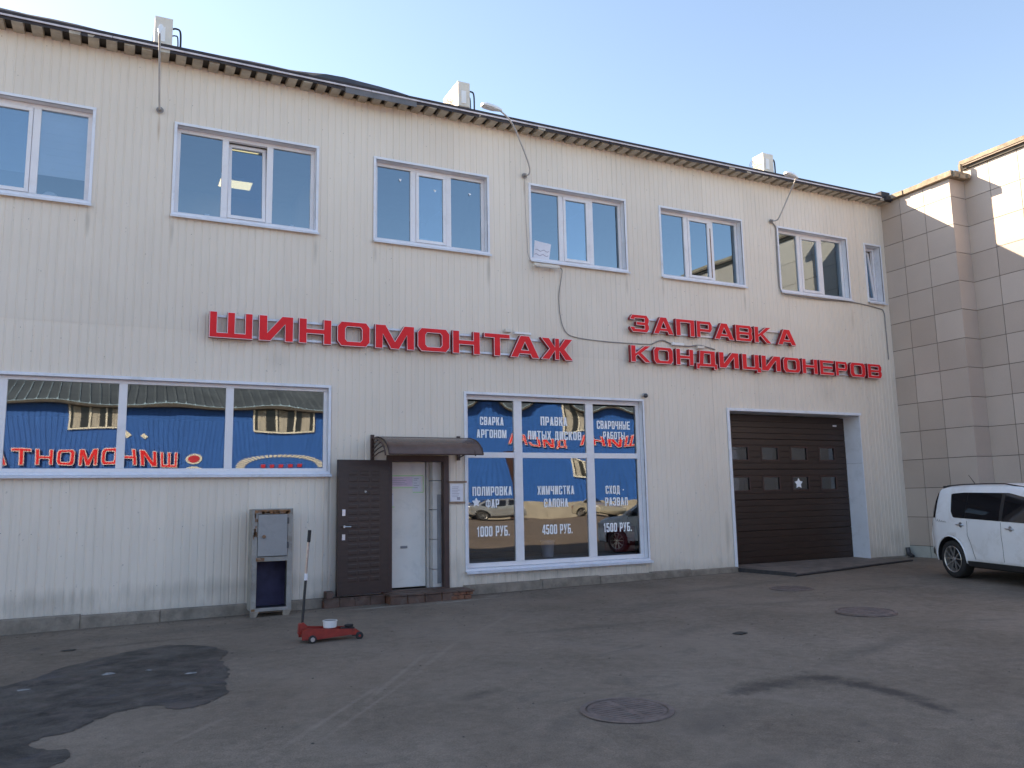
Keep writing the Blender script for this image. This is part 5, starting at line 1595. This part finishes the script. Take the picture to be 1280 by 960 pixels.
        for X0, z0 in (((.22, .93), (1.42, .90)) if suv else ((.56, .90), (1.40, .875))):
            m2 = MB(); y_ = hw(X0, z0)
            m2.tube([(X0 - .02, sgn * (y_ + .006), z0), (X0, sgn * (y_ + .035), z0 + .003), (X0 + .13, sgn * (y_ + .035), z0 - .002), (X0 + .15, sgn * (y_ + .006), z0 - .004)], .011, 6)
            m2.lathe([(.045, -.003), (.047, .002)], (X0 + .075, sgn * (y_ + .003), z0), 'y', 12)
            m2.build('door_handle', M['steel'], T, local=True)
        # mirrors
        m2 = MB(); yy_ = sgn * (hw(2.1, 1.08) + .10)
        m2.lathe([(.001, -.10), (.05, -.085), (.068, -.03), (.068, .03), (.04, .09), (.001, .10)], (2.13, yy_, 1.09), 'y', 10)
        m2.tube([(2.15, sgn * (hw(2.15, 1.02) - .02), 1.03), (2.13, yy_, 1.06)], .02, 6)
        m2.build('mirror', paint, T, local=True, smooth=True)
        # lamps
        if suv:
            patch('tail_light', lambda X: .88, lambda X: 1.02, xr + .06, xr + .13, M['tail_red'], sgn, .006, 4, 6)
        else:
            patch('tail_light', lambda X: .72, lambda X: .90, xr + .02, xr + .25, M['tail_red'], sgn, .006, 4, 4)
        patch('headlight', lambda X: .66, lambda X: .80, xf - .42, xf - .08, M['head_lens'], sgn, .006, 6, 4)
    # rear glass and windscreen follow the slope
    def slope_glass(name, Xa, Xb, inset_, off, mat=M['car_glass']):
        m2 = MB(); nn = 6
        for i_ in range(nn + 1):
            X = Xa + (Xb - Xa) * i_ / nn; z = ztop(X); w_ = hw(X, z - .05) - inset_
            dz = (ztop(X + .02) - ztop(X - .02)) / .04; nl = math.hypot(dz, 1); ox, oz = -dz / nl * off, off / nl
            for k in range(7):
                v_ = -1 + k / 3
                m2.v.append((X + ox, v_ * w_, z + oz + .016 - .02 * v_ * v_))
        for i_ in range(nn):
            for k in range(6):
                q = i_ * 7 + k; m2.face((q, q + 7, q + 8, q + 1))
        return m2.build(name, mat, T, local=True, smooth=True)
    if suv: slope_glass('rear_window', -.605, -.40, .09, .012); slope_glass('windscreen', 1.83, 2.40, .08, .012)
    else: slope_glass('rear_window', -.2, .34, .10, .012); slope_glass('windscreen', 1.48, 2.05, .08, .012)
    if suv:
        m2 = MB(); m2.bbox(-.60, -.55, 1.545, -.34, .55, 1.60, .01); m2.v = [(x_, y_, z_ + .012) for x_, y_, z_ in m2.v]
        m2.build('spoiler', M['black_plastic'], T, local=True)
        for sgn in (-1, 1):
            m2 = MB(); m2.tube([(X, sgn * (hw(X, 1.54) - .055), ztop(X) + .012) for X in (-.25, .2, .7, 1.2, 1.75)], .012, 6); m2.build('roof_rail', M['black_plastic'], T, local=True)
            # black wrap beside the tailgate glass
            patch('gate_trim', lambda X: 1.04, lambda X: min(1.52, ztop(X) - .05), -.60, -.40, M['car_glass'], sgn, .006, 8, 6)
        m2 = MB(); m2.tube([(-.10, -.25, 1.62), (-.27, -.25, 1.80)], [.007, .004], 6); m2.build('antenna', M['black'], T, local=True)
        m2 = MB(); m2.bbox(xr - .012, -.70, .36, xr + .1, .70, .56, .01); m2.v = [(x_, y_, z_) for x_, y_, z_ in m2.v]; m2.build('bumper_insert', M['black_plastic'], T, local=True)
    # number-plate blank left plain; wheels
    for wx in (0, wb):
        for sgn in (-1, 1):
            yc = sgn * (half - .10)
            m2 = MB(); r_ = .325
            m2.lathe([(.225, -.10), (.25, -.108), (.30, -.105), (r_ - .005, -.09), (r_, -.05), (r_, .05), (r_ - .005, .09), (.30, .105), (.25, .108), (.225, .10)], (wx, yc, r_), 'y', 32, closed=True)
            w_ = m2.build('wheel', M['black'], T, local=True, smooth=True)
            m2 = MB(); yo = sgn * .075
            m2.lathe([(.228, -.10), (.222, -.09), (.215, 0), (.222, .09), (.228, .10)], (wx, yc, r_), 'y', 32, closed=True)
            m2.lathe([(.001, sgn * -.0), (.20, sgn * -.0), (.215, sgn * .002)], (wx, yc, r_), 'y', 24, mi=1, closed=True)
            for k in range(5):
                for dd in (-.30, .30):
                    a_ = k * 2 * math.pi / 5 + .3
                    p0 = (wx + .03 * math.cos(a_), yc + yo, r_ + .03 * math.sin(a_)); p1 = (wx + .222 * math.cos(a_ + dd), yc + yo + sgn * .015, r_ + .222 * math.sin(a_ + dd))
                    m2.bar(p0, p1, .017, .02, up=(0, 1, 0))
            m2.lathe([(.001, yo + sgn * .02), (.035, yo + sgn * .018), (.04, yo)], (wx, yc, r_), 'y', 14, closed=True)
            m2.lathe([(.214, sgn * .098), (.226, sgn * .106), (.232, sgn * .10)], (wx, yc, r_), 'y', 32, closed=True)
            m2.build('rim', [M['rim'], M['black']], w_, local=True)
    m2 = MB(); m2.box(xr + .35, -half + .2, .19, xf - .4, half - .2, .30); m2.build('underbody', M['black'], T, local=True)
    return T
SG_BOXY = ([(-.04, 1.44), (.02, 1.16), (.09, 1.06), (.14, 1.05), (2.25, .985)], [(-.04, 1.46), (.0, 1.47), (.3, 1.485), (1.4, 1.47), (1.85, 1.38), (2.22, 1.06)], -.04, 2.2)
SG_SEDAN = ([(.0, 1.06), (.10, 1.0), (1.95, .98)], [(.0, 1.08), (.28, 1.28), (.6, 1.36), (1.2, 1.36), (1.5, 1.27), (1.95, 1.0)], .0, 1.94)
# heading: nose towards the street, tail towards the building
head = Vector((-math.sin(R(19.5)), -math.cos(R(19.5))))
rzc = math.atan2(head.y, head.x)
right = Vector((head.y, -head.x))
wc = Vector((13.43, -3.41)); side_off = .80
o_ = wc - right * side_off
car = make_car(PROF_BOXY, M['car_white'], 'white boxy hatchback parked by the annex, tail towards the corner', (o_.x, o_.y, gz(o_.x) + .0), rzc, sideglass=SG_BOXY)
# handwriting-like decal behind the rear window
mb = MB()
def hwc(X, z):
    e = .90 - .16 * (1 - smooth01(-.78, -.31, X)) ** 1.6
    e += .012 * math.exp(-((z - .78) / .08) ** 2)
    if z > 1.0: e -= .18 * ((z - 1.0) / .62) ** 1.25
    for wx in (0,):
        e += .022 * max(0, 1 - abs(math.hypot(X - wx, z - .33) - .40) / .12)
    return e
pts = []
for k in range(60):
    u = k / 59; X = -.40 + u * .30; z = 1.005 - u * .03 + .025 * math.sin(u * 31) * (1 - .6 * u)
    X += .012 * math.cos(u * 31)
    pts.append((X, -(hwc(X, z) + .005), z))
mb.tube(pts, .0036, 4); mb.build('script_decal', M['grey_board'], car, local=True)
# cars across the yard, seen mirrored in the shop window
yy = -39.3
make_car(PROF_SEDAN, M['car_beige'], 'beige saloon before the blue building, mirrored in the middle shop pane', (31.5, yy, gz(30)), R(80), group='cars parked across the yard', sideglass=SG_SEDAN, suv=False)
make_car(PROF_SEDAN, M['car_silver'], 'silver saloon before the blue building, mirrored in the left shop pane', (23.2, yy, gz(25)), R(8), group='cars parked across the yard', sideglass=SG_SEDAN, suv=False)
make_car(PROF_SEDAN, M['car_dark'], 'dark saloon before the blue building, mirrored in the right shop pane', (38.5, yy + 1, gz(30)), R(65), group='cars parked across the yard', sideglass=SG_SEDAN, suv=False)

# ================================================================== BLUE BUILDING ACROSS THE YARD (seen mirrored)
Q = thing('blue_building', (15, -42, 0), 'long blue metal clad hall across the yard with grey roof, mirrored in the windows', 'building')
qx0, qx1, qy, qz = -60, 95, -42, 7.7
x = qx0; k = 0
while x < qx1 - .01:                       # ribbed sheets 6 m wide, one mesh each
    mb = MB(); xb = min(x + 5, qx1)
    n_ = 20; st_ = (xb - x) / n_
    for i_ in range(n_):
        a_ = x + i_ * st_
        mb.quad((a_ + st_ * .75, qy, 1.35), (a_, qy, 1.35), (a_, qy, qz), (a_ + st_ * .75, qy, qz))
        mb.quad((a_ + st_, qy - .02, 1.35), (a_ + st_ * .75, qy - .02, 1.35), (a_ + st_ * .75, qy - .02, qz), (a_ + st_, qy - .02, qz))
    mb.build('cladding_sheet', M['blue_wall'], Q); x = xb
M['pale_block'] = simple('pale_concrete_plinth', (.42, .38, .31), .85, var=.15, scale=2)
x = qx0
while x < qx1 - .1:
    MB().bbox(x + .01, qy - .5, -.2, x + 2.49, qy + .12, 1.35, .02).build('plinth_block', M['pale_block'], Q)
    Q.children[-1].rotation_euler = (0, 0, 0); x += 2.5
MB().box(qx0, qy - 20, 0, qx1, qy - .06, qz - .1).build('wall_core', M['room_dark'], Q)
mb = MB()
n_ = 310; st_ = (qx1 - qx0) / n_
for i_ in range(n_):
    a_ = qx0 + i_ * st_
    mb.quad((a_, qy + .45, qz + .02), (a_, qy - 9, qz + 3.9), (a_ + st_ * .8, qy - 9, qz + 3.9), (a_ + st_ * .8, qy + .45, qz + .02))
    mb.quad((a_ + st_ * .8, qy + .45, qz + .02), (a_ + st_ * .8, qy - 9, qz + 3.9), (a_ + st_, qy - 9, qz + 3.97), (a_ + st_, qy + .45, qz + .09))
mb.build('roof', M['grey_roof'], Q)
MB().box(qx0, qy + .0, qz - .12, qx1, qy + .44, qz + .0).build('eave', M['dark_void'], Q)
for (a_, b_, zz0, zz1) in ((-2.97, -.32, 6.45, 7.6), (8.1, 11.4, 6.45, 7.6), (-12, -9.4, 6.45, 7.6), (31.3, 34.0, 6.45, 7.6), (20.2, 22.8, 6.45, 7.6), (32.0, 34.3, 3.0, 4.1), (42, 44.6, 6.45, 7.6)):
    mb = MB(); mb.box(a_, qy + .03, zz0, b_, qy + .07, zz1); f_ = mb.build('window', M['far_glass'], Q)
    mb = MB(); fr = .09
    mb.box(a_ - fr, qy + .02, zz0 - fr, b_ + fr, qy + .12, zz0); mb.box(a_ - fr, qy + .02, zz1, b_ + fr, qy + .12, zz1 + fr)
    mb.box(a_ - fr, qy + .02, zz0, a_, qy + .12, zz1); mb.box(b_, qy + .02, zz0, b_ + fr, qy + .12, zz1)
    for u in (.36, .68): mb.box(a_ + (b_ - a_) * u - .05, qy + .071, zz0, a_ + (b_ - a_) * u + .05, qy + .12, zz1)
    mb.build('frame', M['cream_frame'], f_)
    mb = MB()
    for u in (.05, .40, .80): mb.box(a_ + (b_ - a_) * u, qy + .0705, zz0 + .02, a_ + (b_ - a_) * (u + .14), qy + .078, zz1 - .05)
    mb.build('curtain', M['curtain'], f_)
mb = MB(); mb.box(26.1, qy + .02, 0, 27.5, qy + .14, 4.6); mb.build('door', M['brown_frame'], Q)
# white diamonds
mb = MB()
for (cx_, cz_, r_) in ((1.45, 6.0, .20), (.55, 6.0, .26)):
    b = len(mb.v); mb.v += [(cx_ + r_, qy + .04, cz_), (cx_, qy + .04, cz_ + r_), (cx_ - r_, qy + .04, cz_), (cx_, qy + .04, cz_ - r_)]
    mb.face((b, b + 1, b + 2, b + 3))
mb.build('diamond_mark', M['cream_frame'], Q)
# round tyre mural: an oval band with tread lozenges
M['mural_white'] = simple('mural_pale_paint', (.72, .70, .62), .6, var=.06)
M['mural_red'] = simple('mural_red_paint', (.55, .03, .05), .6, var=.1)
mb = MB(); ccx, ccz, ra, rb = 9.7, 3.95, 3.0, 1.1
for k in range(28):
    a0 = math.pi * k / 28; a1 = math.pi * (k + .72) / 28
    for lo_, hi_ in ((.80, .97),):
        mb.v += [(ccx + ra * hi_ * math.cos(a0), qy + .045, ccz + rb * hi_ * math.sin(a0)), (ccx + ra * hi_ * math.cos(a1), qy + .045, ccz + rb * hi_ * math.sin(a1)),
                 (ccx + ra * lo_ * math.cos(a1 + .04), qy + .045, ccz + rb * lo_ * math.sin(a1 + .04)), (ccx + ra * lo_ * math.cos(a0 + .04), qy + .045, ccz + rb * lo_ * math.sin(a0 + .04))]
        b = len(mb.v) - 4; mb.face((b, b + 1, b + 2, b + 3))
for k in range(14):
    a0 = ccx - ra + .15 + k * ra * 2 / 14
    mb.quad((a0 + .30, qy + .045, ccz - .25), (a0 + .15, qy + .045, ccz - .05), (a0, qy + .045, ccz - .25), (a0 + .15, qy + .045, ccz - .45))
mb.build('tread_mural', M['mural_white'], Q)
mb = MB()
for k in range(5): mb.box(ccx - 1.4 + k * .6, qy + .04, ccz + .05, ccx - 1.1 + k * .6, qy + .05, ccz + .32)
mb.build('mural_bars', M['mural_red'], Q)
# stacked tyre emblem in red and white (plain)
mb = MB(); mb2 = MB()
for k, (r_, zc) in enumerate(((.70, 3.65), (.48, 4.62))):
    for m_, off, rr_ in ((mb, .04, r_), (mb2, .05, r_ * .72)):
        b = len(m_.v); m_.v += [(4.15 + rr_ * math.cos(6.283 * q / 20) * -1, qy + off, zc + rr_ * .7 * math.sin(6.283 * q / 20)) for q in range(20)]
        m_.face([b + q for q in range(20)])
mb.build('emblem_disc', M['mural_white'], Q); mb2.build('emblem_ring', M['mural_red'], Q)
# red letters, standing to read from the yard (so they mirror in the glass)
def far_sign(txt, xs_, xe_, z0, z1, label):
    t_ = thing('letter_sign', (xs_, qy + .06, z0), label, 'sign')
    n_ = len(txt); st2 = (xs_ - xe_) / n_
    for i_, c in enumerate(txt):
        if c == ' ': continue
        w_ = st2 * .84; x_ = xs_ - i_ * st2
        m2 = MB()
        for loops in place(glyph(c, .25, .2, .12, .18), 0, z0, w_, z1 - z0):
            wall(m2, loops, 0, .1, 0); cap(m2, loops, 0, 1)
            ins = [inset(l, .045) for l in loops]; wall(m2, ins, -.01, 0, 2); cap(m2, ins, -.01, 2)
        # turn to face +y
        m2.v = [(x_ - a_, qy + .16 - b_, c_) for a_, b_, c_ in m2.v]
        m2.build('letter', [M['red_side'], M['rim_white'], M['red_face']], t_)
    return t_
far_sign('ШИНОМОНТАЖ', 3.2, -8.2, 4.05, 5.1, 'red ШИНОМОНТАЖ letters on the blue hall, mirrored in the strip window')
far_sign('ШИНЫ', 38.2, 32.6, 5.15, 6.05, 'red ШИНЫ letters on the blue hall, mirrored in the right shop pane')
far_sign('ДИСКИ', 31.6, 26.2, 5.15, 6.05, 'red ДИСКИ letters on the blue hall, mirrored in the middle shop pane')
